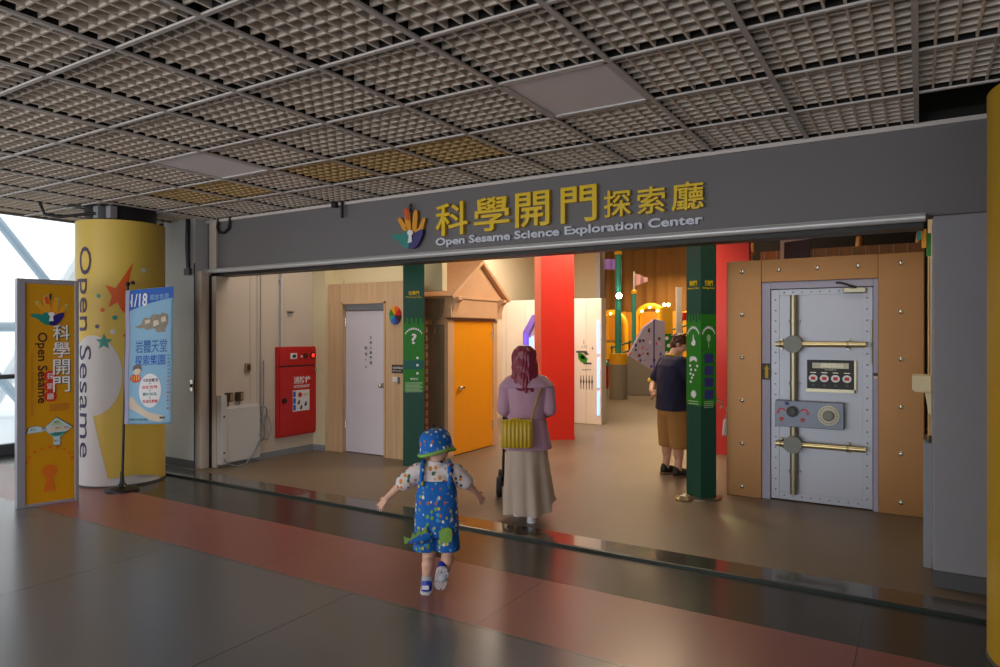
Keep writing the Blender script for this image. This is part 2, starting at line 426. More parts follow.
def decal(name, v, f, mat, parent, fn, depth=.003, cut=None):
    bm = bmesh.new(); vs = [bm.verts.new((a, b, 0)) for a, b in v]
    for t in f:
        try: bm.faces.new([vs[i] for i in t])
        except ValueError: pass
    if cut:
        u0 = min(p[0] for p in v); u1 = max(p[0] for p in v); x = u0+cut
        bmesh.ops.triangulate(bm, faces=[q for q in bm.faces if len(q.verts) > 4])
        while x < u1:
            bmesh.ops.bisect_plane(bm, geom=bm.verts[:]+bm.edges[:]+bm.faces[:], plane_co=(x, 0, 0), plane_no=(1, 0, 0)); x += cut
    g = bmesh.ops.extrude_face_region(bm, geom=bm.faces[:]) if depth else None
    if g:
        for e in g['geom']:
            if isinstance(e, bmesh.types.BMVert): e.co.z = depth
    for q in bm.verts: q.co = Vector(fn(q.co.x, q.co.y, q.co.z))
    bmesh.ops.recalc_face_normals(bm, faces=bm.faces)
    me = bpy.data.meshes.new(name); bm.to_mesh(me); bm.free()
    return link(name, me, mat, parent)
def shape(name, poly, mat, parent, fn, depth=.003, cut=None):
    return decal(name, list(poly), [tuple(range(len(poly)))], mat, parent, fn, depth, cut)
def disc(cu, cv, r, n=28, ry=None):
    ry = ry or r
    return [(cu+r*math.cos(2*PI*k/n), cv+ry*math.sin(2*PI*k/n)) for k in range(n)]
def rect(u0, v0, u1, v1): return [(u0, v0), (u1, v0), (u1, v1), (u0, v1)]
def star(cu, cv, r, k=.45, n=5, a0=PI/2):
    return [(cu+(r if i % 2 == 0 else r*k)*math.cos(a0+PI*i/n), cv+(r if i % 2 == 0 else r*k)*math.sin(a0+PI*i/n)) for i in range(2*n)]
def smooth_poly(pts, it=2):
    for _ in range(it):
        q = []
        for i in range(len(pts)):
            a = pts[i]; b = pts[(i+1) % len(pts)]
            q += [(a[0]*.75+b[0]*.25, a[1]*.75+b[1]*.25), (a[0]*.25+b[0]*.75, a[1]*.25+b[1]*.75)]
        pts = q
    return pts
def plane(o, u, v, w=None):
    o = Vector(o); u = Vector(u); v = Vector(v); w = Vector(w) if w else u.cross(v)
    return lambda a, b, c=0.: o+u*a+v*b+w*c
def dup(root, loc, rz, label=None):
    r = root.copy(); COL.objects.link(r); r.location = loc; r.rotation_euler = (0, 0, rz)
    if label: r['label'] = label
    for ch in list(root.children):
        c = ch.copy(); COL.objects.link(c); c.parent = r
        for g in ch.children:
            d = g.copy(); COL.objects.link(d); d.parent = c
    return r

# ================================================================== THE SETTING
ZC = 3.035                                     # ceiling height of the outer hall
def setting():
    # outer hall floor: grey field, red strip, dark strip; inner hall floor 2 cm higher
    struct(MB().box(-10.6, 6, -6, 3.22, -.1, 0).build('floor', 'floor_gray'))
    struct(MB().box(-10.6, 6, 3.22, 4.05, -.1, 0).build('floor', 'floor_pink'))
    struct(MB().box(-10.6, -8.2, 4.76, 8, -.1, 0).build('floor', 'floor_gray'))
    struct(MB().box(-10.6, 6, 4.05, 4.76, -.1, 0).build('floor', 'floor_dark'))
    struct(MB().box(-8.2, 6, 5.02, 8, -.1, .02).build('floor', 'floor_in'))
    struct(MB().box(-9.4, 6, 8, 23, -.1, .02).build('floor', 'floor_in'))
    struct(MB().box(-8.2, 6, 4.77, 5.02, -.1, .021).build('trim_1', 'plate', bevel=.004))
    struct(MB().box(-8.2, 6, 4.75, 4.772, -.1, .019).build('trim_2', 'lip'))
    # fascia over the opening
    struct(MB().box(-7.62, .42, 5.27, 5.45, 2.42, 3.07).build('wall_front', 'fascia'))
    rail = MB(); rail.box(-7.46, .03, 5.20, 5.268, 2.395, 2.43); rail.tube([(-7.46, 5.215, 2.405), (.03, 5.215, 2.405)], .028, 12)
    struct(rail.build('trim_3', 'rail', smooth=40))
    struct(MB().box(-7.44, .02, 5.25, 5.44, 2.345, 2.40).build('trim_4', 'black'))
    struct(MB().box(-7.62, .42, 5.245, 5.268, 3.0, 3.03).build('trim_5', 'tbar'))
    # left jamb and wall behind the banner, right pillar
    jam = MB(); jam.box(-7.46, -7.37, 5.12, 5.46, 0, 2.41)
    struct(jam.build('trim_6', 'jamb', bevel=.006))
    struct(MB().box(-7.37, -7.35, 5.225, 5.27, 0.0, 2.36).build('trim_7', 'black'))
    struct(MB().box(-8.2, -7.46, 5.10, 5.4, 0, 3.07).build('wall_left', 'wall_pale'))
    struct(MB().box(-8.2, -7.46, 5.08, 5.10, 0, .11).build('baseboard_left', 'pillar_dark'))
    struct(MB().box(-7.472, -7.462, 5.09, 5.1, .11, 2.5).build('trim_8', 'black'))
    p = MB(); p.box(.07, .6, 5.215, 5.7, .12, 2.41)
    struct(p.build('pillar', 'pillar', bevel=.012))
    struct(MB().box(.07, .6, 5.215, 5.7, 0, .12).build('baseboard_right', 'pillar_dark'))
    struct(MB().box(.42, 6, 5.3, 5.5, 0, 3.07).build('wall_right', 'pillar'))
    # inner left wall, inner right wall, backs
    struct(MB().box(-7.40, -7.27, 5.25, 6.80, .02, 3.6).build('wall_left', 'wall_cream'))
    struct(MB().box(-7.27, -7.255, 5.27, 6.80, .02, .10).build('baseboard_left', 'grey_metal'))
    struct(MB().box(-7.40, -7.03, 6.80, 7.0, .02, 3.6).build('wall_left', 'wall_warm'))
    struct(MB().box(-7.26, -7.03, 6.786, 6.80, .02, .10).build('baseboard_left', 'grey_metal'))
    struct(MB().box(-7.03, -5.2, 7.05, 7.15, 2.2, 3.6).build('wall_left', 'wall_warm'))
    struct(MB().box(-7.2, -6.9, 7.0, 13.5, .02, 3.6).build('wall_left', 'wall_warm'))
    struct(MB().box(-9.2, -5.9, 13.5, 13.65, .02, 4.6).build('wall_back', 'wall_warm'))
    struct(MB().box(-5.9, -5.78, 13.45, 13.7, .02, 4.6).build('trim_9', 'white_metal'))
    struct(MB().box(.075, .2, 5.7, 9.2, .02, 3.6).build('wall_right', 'wall_warm'))
    struct(MB().box(-2.6, .4, 13.0, 13.1, .02, 5.6).build('wall_back', 'hall_ceiling'))  # added black sheet, stands in for the dark of the hall above the vault
    struct(MB().box(.2, 6, 9.2, 9.4, .02, 6).build('wall_right', 'hall_wood'))
    # far hall: curtain wall with hanging folds, dark high ceiling
    f = MB(); row0 = []; row1 = []
    n = 260
    for i in range(n+1):
        x = -9.3+15.3*i/n; y = 22.2+.03*math.sin(i*.95)+.03*math.sin(i*.33)
        row0.append((x, y, 0.02)); row1.append((x, y, 6.))
    f.ring([row0, row1, [(x, y+.1, z) for x, y, z in row1], [(x, y+.1, z) for x, y, z in row0]], cap=False, closed=False)
    struct(f.build('wall_back', 'curtain'))
    struct(MB().box(-9.4, -9.3, 8, 22.3, 0, 6).build('wall_left', 'curtain'))
    struct(MB().box(6, 6.1, 5.4, 22.3, 0, 6).build('wall_right', 'curtain'))
    struct(MB().box(-9.4, 6, 5.45, 22.3, 5.6, 5.7).build('ceiling', 'hall_ceiling'))
    struct(MB().box(-8.1, -3.2, 5.52, 13.5, 3.6, 3.7).build('ceiling', 'wall_warm'))
    struct(MB().box(-8.2, 6, 5.46, 5.52, 3.05, 5.7).build('wall_front', 'hall_ceiling'))
    struct(MB().box(-8.2, -8.1, 5.1, 8, 0, 6.2).build('wall_left', 'pillar'))
    struct(MB().box(-10.7, -8.1, 8, 8.1, 0, 6.2).build('wall_front', 'pillar'))
    # outer hall: far right end, plenum
    struct(MB().box(6, 6.1, -6, 5.5, 0, 3.6).build('wall_right', 'pillar'))
    struct(MB().box(-8.93, 6, -6, 5.5, 3.5, 3.55).build('ceiling', 'plenum'))

AMBER = {}
def ceiling():
    X0, PX, Y0, PY = -.02, .66, 5.27, .685
    lamps = {(-3, 1), (-8, 1)} ; 
    fl = MB(); wb = MB(); bl = MB(); am = MB()
    xs = list(range(-13, 9)); ys = list(range(0, 13))
    for i in xs:
        x = X0+PX*i; fl.box(x-.014, x+.014, Y0-PY*13, Y0, ZC-.012, ZC); wb.box(x-.004, x+.004, Y0-PY*13, Y0, ZC, ZC+.06)
    for k in range(14):
        y = Y0-PY*k; fl.box(-8.93, X0+PX*8, y-.011, y+.011, ZC-.0115, ZC-.001); wb.box(-8.93, X0+PX*8, y-.004, y+.004, ZC, ZC+.06)
    amber = {(-6, 1), (-5, 1), (-7, 1), (-9, 1), (-10, 1)}
    for i in [-14]+xs[:-1]:
        for k in range(13):
            if (i, k) in LAMP_CELLS or (i, k) == (0, 0) or (i, k) == (1, 0) : continue
            x0 = X0+PX*i; y1 = Y0-PY*k; b = am if (i, k) in amber else bl
            for q in range(1 if i > -14 else 5, 8):
                x = x0+PX*q/8; b.box(x-.006, x+.006, y1-PY+.006, y1-.006, ZC+.002, ZC+.042)
                y = y1-PY*q/8; b.box(max(x0+.006, -8.93), x0+PX-.006, y-.005, y+.005, ZC+.004, ZC+.044)
    struct(bl.build('ceiling', 'blade')); struct(am.build('ceiling', 'blade_amber'))
    struct(fl.build('trim_10', 'tbar')); struct(wb.build('trim_11', 'web'))
    for (i, k), lab in LAMP_CELLS.items():
        t = thing('ceiling_light', lab, 'ceiling light', (X0+PX*(i+.5), Y0-PY*(k+.5), ZC))
        MB().box(-.305, .305, -.318, .318, -.004, .02).build('diffuser', 'lamp_off', t)
        fr = MB(); 
        for a in ((-.318, -.298, -.33, .33), (.298, .318, -.33, .33)): fr.box(*a, -.012, .03)
        for a in ((-.318, .318, -.33, -.31), (-.318, .318, .31, .33)): fr.box(*a, -.012, .03)
        fr.build('frame', 'white_metal', t)
LAMP_CELLS = {(-3, 2): 'unlit square ceiling light panel above the entrance lettering, the larger one to the right',
              (-8, 2): 'unlit square ceiling light panel farther left, towards the yellow column'}

def windows():
    # glazed end of the hall on the left
    for n, (y0, y1) in enumerate(((-2.2, -.1), (-.1, 2.0), (2.0, 4.1), (4.1, 6.2), (6.2, 8.0))):
        w = struct(MB().box(-10.66, -10.645, y0+.04, y1-.02, .1, 6.0).build(f'window_{n+1}', 'glass'))
        fr = MB()
        fr.box(-10.70, -10.60, y0-.03, y0+.03, 0, 6.03); fr.box(-10.70, -10.60, y1-.03, y1+.03, 0, 6.03)
        fr.box(-10.70, -10.60, y0, y1, 0, .14); fr.box(-10.70, -10.60, y0, y1, 1.03, 1.09); fr.box(-10.70, -10.60, y0, y1, 3.9, 3.95); fr.box(-10.70, -10.60, y0, y1, 5.95, 6.05)
        fr.build('window_frame', 'window_frame', w)
    struct(MB().box(-10.75, -10.6, -6, -2.2, 0, 6.2).build('wall_left', 'pillar'))
    struct(MB().box(-10.9, -10.6, -6, 8, -.1, .0).build('trim_12', 'window_frame'))
    struct(MB().box(-10.75, -8.1, -6, 8, 6.1, 6.2).build('ceiling', 'outside'))
    struct(MB().box(-8.98, -8.93, -6, 5.2, 3.02, 6.2).build('trim_13', 'fascia'))
    struct(MB().box(-8.93, -8.1, 5.1, 5.4, 3.07, 6.2).build('wall_front', 'pillar'))
    # outdoors beyond the glass: paving, a pale canopy of slanting struts
    struct(MB().box(-40, -10.9, -20, 30, -.4, -.2).build('ground', 'outside'))
    t = thing('outdoor_canopy', 'pale slanting struts of the canopy outside the left window', 'canopy', (-16, 8, -.2))
    for k in range(6):
        MB().tube([(-.5*k, -9+2.6*k, 0), (-.5*k+1.5, -6+2.6*k, 6.5)], .16, 8).build('strut', 'strut' if k % 2 else 'strut_blue', t)
        MB().tube([(-1, -8+2.6*k, 6.5), (-1, -3+2.6*k, 0)], .1, 8).build('strut', 'strut_blue', t)
    MB().tube([(0, -10, 4.2), (0, 10, 4.8)], .12, 8).build('beam', 'strut', t)
    MB().tube([(0, -10, 1.9), (0, 10, 2.1)], .10, 8).build('beam', 'strut_blue', t)

# ================================================================== ENTRANCE LETTERING
def hand_logo(parent, fn, halo=None, depth=.02):
    """hand emblem; fn takes (u, v) with the emblem filling about 310 x 430 units"""
    q = lambda pts: [((x-195)/1000, (345-y)/1000) for x, y in pts]
    F = [[(90,265),(106,243),(125,252),(172,330),(190,400),(150,385),(112,310)],
         [(153,195),(163,168),(190,168),(202,200),(222,400),(172,395)],
         [(238,212),(254,188),(276,198),(277,262),(266,400),(222,400)],
         [(305,318),(328,270),(350,274),(337,335),(316,390),(262,415)]]
    if halo:
        for i, a in enumerate([q(smooth_poly([(x+(x-195)*.10, y-12) for x, y in p])) for p in F]): shape('emblem_glow', a, halo, parent, lambda u, v, w: fn(u, v, w), depth*.3)
    g = lambda u, v, w: fn(u, v, w+depth*.35)
    for p in F: shape('emblem_finger', q(smooth_poly(p)), 'hand_orange', parent, g, depth*.6)
    shape('emblem_palm', q([(142,345),(175,385),(335,362),(312,392),(262,410),(240,400),(205,405),(165,390)]), 'hand_orange', parent, g, depth*.55)
    g2 = lambda u, v, w: fn(u, v, w+depth*.7)
    shape('emblem_flame', q(smooth_poly([(153,195),(163,166),(190,166),(207,300),(192,255),(176,285),(168,240)])), 'hand_flame', parent, g2, depth*.5)
    shape('emblem_flame', q([(203,135),(221,122),(217,215),(205,205)]), 'maroon', parent, g2, depth*.5)
    shape('emblem_thumb', q(smooth_poly([(38,422),(58,404),(110,404),(142,420),(160,378),(184,385),(202,412),(212,445),(206,548),(180,552),(148,532),(120,502),(104,466),(60,452)])), 'hand_teal', parent, g2, depth*.5)
    shape('emblem_heel', q(smooth_poly([(326,376),(334,398),(322,452),(282,532),(242,562),(192,550),(215,480),(240,428),(270,400)])), 'hand_navy', parent, g2, depth*.5)
    g3 = lambda u, v, w: fn(u, v, w+depth*1.2)
    key = [(220+26*math.cos(a), 405+26*math.sin(a)) for a in [R(120-300*k/14+180+30) for k in range(0)]]
    key = [(208,428)]+[(220+27*math.cos(R(d)), 405-27*math.sin(R(d))) for d in range(240, -61, -20)]+[(232,428),(238,496),(198,500)]
    shape('emblem_keyhole', q(key), 'white', parent, g3, depth*.3)

def entrance_sign():
    t = thing('entrance_sign', 'yellow raised Chinese lettering with small English line and hand emblem on the grey fascia', 'sign', (-2.9, 5.27, 2.4))
    fn = lambda x0, z0: (lambda u, v, w=0.: Vector((x0+u+2.9, -w-.004, z0+v-2.4)))
    base = fn(0, 0)
    for ch, (x0, x1, z0, z1) in zip('科學開門探索廳', ((-3.94,-3.57,2.575,2.885),(-3.50,-3.12,2.58,2.89),(-3.06,-2.72,2.585,2.89),(-2.61,-2.28,2.585,2.89),(-2.215,-1.98,2.60,2.82),(-1.93,-1.70,2.60,2.815),(-1.65,-1.40,2.60,2.82))):
        lettering('character', ch, 'gold', t, base, (x0, z0, x1, z1), .035, bold=.012)
    words('english_word', 'Open Sesame Science Exploration Center', 'eng_letters', t, base, (-3.95, 2.468, -1.41, 2.562), .02, .028)
    hand_logo(t, lambda u, v, w=0.: base(-4.27+u*1.35, 2.695+v*1.02, w), depth=.035)

# ================================================================== COLUMNS, PYLON, BANNER
def yellow_column(name, cx, cy, lab, deco):
    wrap = 'yellow' if deco else 'shaded_yellow'
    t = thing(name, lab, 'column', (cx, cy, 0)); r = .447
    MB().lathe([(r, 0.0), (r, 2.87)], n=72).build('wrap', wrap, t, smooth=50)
    MB().lathe([(.36, 2.87), (.36, 3.06)], n=40).build('neck', 'black_steel', t, smooth=50)
    MB().lathe([(r+.004, 0), (r+.004, .02)], n=72).build('base_ring', 'pillar_dark', t, smooth=50)
    if not deco: return t
    a_c = R(-29.5)            # direction of the printed front, from the centre
    def fn(u, v, w=0.):
        a = a_c+u/r; q = r+.002+w
        return Vector((q*math.cos(a), q*math.sin(a), v))
    # u runs to the right as seen from the hall
    wh = lambda p, n='print': shape(n, p, 'wrap_white', t, fn, .001, .03)
    wh(disc(-.29, 1.20, .30, 48, .43), 'keyhole_print')
    shape('keyhole_print', [(-.6, .03), (-.11, .03), (-.30, .86), (-.6, .86)], 'wrap_white', t, lambda u, v, w: fn(u, v, w+.0006), .001, .03)
    shape('keyhole_print', [(-.52, .021), (.45, .021), (.40, .07), (.22, .05), (.12, .12), (-.02, .08), (-.1, .10), (-.52, .1)], 'wrap_white', t, lambda u, v, w: fn(u, v, w+.0003), .001, .03)
    shape('star_print', [(-.09,2.05),(-.15,2.165),(-.055,2.135),(.02,2.26),(.11,2.42),(.075,2.25),(.05,2.12),(.10,2.085),(.045,2.04),(.05,1.96),(.09,1.82),(.0,1.90),(-.035,1.985),(-.12,1.93)], 'orange', t, fn, .002, .03)
    for u, v, q, m in ((-.22,2.05,.022,'teal'),(.22,2.34,.028,'wrap_white'),(-.18,1.90,.022,'orange'),(-.06,1.82,.026,'teal'),(-.235,1.725,.022,'purple'),(-.08,1.67,.028,'wrap_white'),(.04,1.63,.022,'orange'),(.11,2.20,.022,'purple')):
        shape('dot_print', disc(u, v, q, 18), m, t, fn, .002, .03)
    shape('star_print', star(-.165, 1.56, .088), 'teal', t, lambda u, v, w: fn(u, v, w+.001), .002, .03)
    # the name, running down the left side
    gv, gf = glyphs('Open Sesame', .0)
    a0 = min(p[0] for p in gv); a1 = max(p[0] for p in gv); b0 = min(p[1] for p in gv); b1 = max(p[1] for p in gv)
    sc = (2.58-.32)/(a1-a0)
    decal('name_print', [(-.52+(p[1]-b0)*.17/(.72), 2.58-(p[0]-a0)*sc) for p in gv], gf, 'purple', t, lambda u, v, w: fn(u, v, w+.002), .002, .02)
    return t

def pylon():
    a = Vector((-7.21, 3.10, 0)); b = Vector((-7.08, 3.57, 0)); u = (b-a); wd = u.length; u.normalize()
    rz = math.atan2(u.y, u.x)
    t = thing('pylon_sign', 'tall yellow standing sign with silver frame, hand emblem and keyhole, left of the yellow column', 'sign', (a.x, a.y, 0), rz)
    H = 2.17
    fr = MB(); fr.box(-.02, .05, 0, .12, 0, H); fr.box(wd-.035, wd, 0, .12, 0, H); fr.box(.05, wd-.035, .004, .12, 0, .03); fr.box(.05, wd-.035, .004, .12, H-.045, H)
    fr.build('frame', 'sign_frame', t, bevel=.005)
    MB().box(.05, wd-.035, .012, .11, .03, H-.045).build('panel', 'sign_yellow', t)
    fn = lambda x, z, w=0.: Vector((x, .0118-w, z))
    W0, W1 = .05, wd-.035
    hand_logo(t, lambda p, q, w=0.: fn(.235+p*.95, 1.88+q*.72, w*.2), halo='pale_green')
    fe = lambda x, z, w=0.: fn(x, z, w+.001)
    for k, ch in enumerate('科學開門'):
        bx = (.272, 1.585-.168*k, .412, 1.735-.168*k)
        lettering('title_shadow', ch, 'outline', t, lambda x, z, w: fn(x+.007, z-.006, w), bx, .002, .02)
        lettering('title_character', ch, 'white', t, lambda x, z, w: fn(x, z, w+.0025), bx, .002, .006)
    def side(name, s, mat, u0, u1, z0, z1, bold):
        words(name, s, mat, t, lambda a, b, w=0.: fe(u0+b, z1-a, w), (0, 0, z1-z0, u1-u0), .002, bold)
    side('name_word', 'Open Sesame', 'maroon', .125, .225, .98, 1.66, .012)
    side('name_word', 'Science Exploration Center', 'dull_orange', .085, .12, .86, 1.46, 0.)
    for k, ch in enumerate('探索廳'):
        z = 1.24-.098*k
        shape('roundel', smooth_poly([(.20, z-.05), (.30, z-.05), (.30, z+.05), (.20, z+.05)], 2), 'red_print', t, fe, .003)
        lettering('roundel_character', ch, 'white', t, lambda x, y, w: fn(x, y, w+.0045), (.222, z-.03, .278, z+.03), .001)
    shape('patch', rect(.245, .90, .40, .97), 'dull_orange', t, fn, .003)
    # floor map
    M = [(.06,.70),(.08,.755),(.15,.765),(.20,.74),(.30,.835),(.43,.735),(.33,.645),(.33,.57),(.275,.57),(.275,.645),(.21,.715),(.15,.705)]
    cx = sum(p[0] for p in M)/len(M); cz = sum(p[1] for p in M)/len(M)
    shape('map_outline', [(cx+(x-cx)*1.06, cz+(z-cz)*1.06) for x, z in M], 'outline', t, fn, .002)
    shape('map', M, 'pale_blue', t, lambda x, z, w: fn(x, z, w+.002), .002)
    for p, m in (([(.25,.76),(.36,.76),(.30,.82)], 'pale_green'), ([(.23,.70),(.40,.71),(.41,.74),(.25,.75)], 'skin_pale'), ([(.24,.685),(.385,.695),(.33,.655),(.275,.655)], 'teal')):
        shape('map_zone', p, m, t, lambda x, z, w: fn(x, z, w+.004), .001)
    for k, (x, z) in enumerate(((.11,.735),(.20,.735),(.30,.79),(.31,.735),(.385,.735),(.30,.685),(.30,.61))):
        lettering('map_caption', '展示', 'outline', t, lambda x_, z_, w: fn(x_, z_, w+.0055), (x-.022, z-.008, x+.022, z+.008), .001)
    for k in range(9):
        q = PI*(.06+.88*k/8); shape('arc_dot', disc(.245-.19*math.cos(q), .40+.155*math.sin(q), .0145, 14), 'sign_orange', t, fn, .003)
    key = [(.222, .27)]+[(.245+.062*math.cos(R(d)), .325+.062*math.sin(R(d))) for d in range(246, -67, -13)]+[(.268, .27), (.295, .13), (.195, .13)]
    shape('keyhole', key, 'sign_orange', t, fn, .003)

def banner():
    bx, by = -7.144, 4.034
    t = thing('banner_stand', 'light blue event banner on a pole with a round black base before the yellow column', 'banner', (bx, by, 0), R(31.6))
    MB().lathe([(.005, 0), (.165, 0), (.165, .018), (.14, .032), (.05, .045), (.024, .09), (.016, .2), (.004, .2)], n=36).build('base', 'black_steel', t, smooth=40)
    p = MB(); p.tube([(0, 0, .03), (.06, 0, 2.15)], .013, 10); p.build('pole', 'black_steel', t, smooth=50)
    MB().ell((.06, 0, 2.17), (.024, .024, .024)).build('finial', 'black', t, smooth=60)
    # cloth: slightly bowed sheet hanging from a tilted arm
    P0 = Vector((.06, -.015, .705)); 
    def fn(u, v, w=0.):
        x = .045+u+.018*(v/1.4); z = .70+v+.085*u*(v/1.4)+.01*u
        y = -.016-.025*math.sin(u/.48*PI)*(.4+.6*(1-v/1.4))+.006*math.sin(v*9+u*5)-w
        return Vector((x, y, z))
    def grid(u0, v0, u1, v1, nu, nv):
        v = [(u0+(u1-u0)*i/nu, v0+(v1-v0)*j/nv) for j in range(nv+1) for i in range(nu+1)]
        f = [(j*(nu+1)+i, j*(nu+1)+i+1, (j+1)*(nu+1)+i+1, (j+1)*(nu+1)+i) for j in range(nv) for i in range(nu)]
        return v, f
    v, f = grid(0, 0, .485, 1.40, 14, 36)
    cl = decal('cloth', v, f, 'banner', t, fn, .002)
    for q in cl.data.polygons: q.use_smooth = True
    v, f = grid(-.012, 0, .03, 1.40, 2, 36); decal('pole_sleeve', v, f, 'sleeve', t, lambda u, v, w: fn(u, v, w+.002), .004)
    e = lambda d: (lambda u, v, w: fn(u, v, w+d))
    # blue heading
    hv = []; nn = 14
    for i in range(nn+1):
        u = .03+.455*i/nn; hv.append((u, 1.17+.11*(u/.485)+.02*math.sin(u*6)))
    hf = [tuple(range(len(hv))) ]
    v = [(q[0], q[1]) for q in hv]+[(q[0], 1.398) for q in hv]; f = [(i, i+1, nn+2+i, nn+1+i) for i in range(nn)]
    decal('heading_print', v, f, 'banner_blue', cl, e(.003), .001)
    cl_t = cl
    lettering('date', '1/18', 'white', cl, e(.005), (.05, 1.22, .22, 1.355), .001, .02, cut=.03)
    lettering('date_words', '開放售票', 'banner', cl, e(.005), (.25, 1.275, .44, 1.335), .001, cut=.03)
    # exhibit picture, titles
    shape('picture', [(.09,1.01),(.16,1.03),(.19,1.10),(.25,1.09),(.28,1.13),(.36,1.12),(.38,1.14),(.435,1.12),(.44,1.02),(.42,.99),(.41,.94),(.33,.94),(.30,.985),(.22,.97),(.19,.995),(.15,.99)], 'stone_print', cl, e(.004), .001, .04)
    for a in ([(.21,1.03),(.26,1.05),(.25,1.08),(.20,1.07)], [(.29,1.0),(.35,1.02),(.34,1.07),(.29,1.06)], [(.37,1.04),(.42,1.05),(.41,1.10),(.37,1.09)]): shape('picture_block', a, 'skin_pale', cl, e(.0055), .001)
    lettering('title', '岩體天堂', 'banner_ink', cl, e(.004), (.10, .735, .43, .87), .001, .006, cut=.04)
    lettering('title', '探索樂園', 'banner_blue', cl, e(.004), (.10, .605, .41, .715), .001, .008, cut=.04)
    shape('cartoon_shoulder', disc(.11, .475, .06, 20, .045), 'red_print', cl, e(.003), .001, .04)
    for k in range(4): shape('cartoon_stripe', rect(.066+.026*k, .44+.005*k, .077+.026*k, .505), 'hand_orange', cl, e(.0045), .001)
    shape('cartoon_face', disc(.125, .545, .043, 20, .036), 'skin_pale', cl, e(.005), .001, .04)
    shape('cartoon_hair', [(.08,.55),(.085,.60),(.12,.625),(.165,.61),(.172,.56),(.15,.578),(.11,.575)], 'maroon', cl, e(.0065), .001, .04)
    shape('speech_bubble', disc(.265, .345, .115, 36, .175), 'white', cl, e(.004), .001, .04)
    for k, (s, m) in enumerate((('卡拉岩體館', 'maroon'), ('自然世界', 'red_print'), ('農村科學', 'hand_teal'), ('生活遊樂場', 'red_print'))):
        lettering('bubble_words', s, m, cl, e(.006), (.19, .435-.072*k, .345, .47-.072*k), .001, .02, cut=.04)
    for k in range(3): shape('bubble_plus', rect(.262, .412-.072*k, .272, .425-.072*k), 'maroon', cl, e(.006), .001)
    shape('arm_print', smooth_poly([(.035,.285),(.035,.165),(.12,.13),(.24,.055),(.34,.02),(.40,.035),(.42,.085),(.33,.10),(.24,.125),(.13,.205),(.07,.29)], 2), 'skin_pale', cl, e(.003), .001, .04)
    shape('bracelet', rect(.365, .055, .415, .075), 'outline', cl, e(.005), .001)
    lettering('foot_words', '主辦單位科學教育館', 'outline', cl, e(.004), (.035, .035, .24, .06), .001, cut=.04)
    lettering('side_words', '科學開門探索', 'outline', cl, e(.004), (.435, .50, .455, .72), .001, vertical=True)
    lettering('side_words', '歡迎大小朋友來參加', 'red_print', cl, e(.004), (.435, .14, .457, .50), .001, .02, vertical=True)

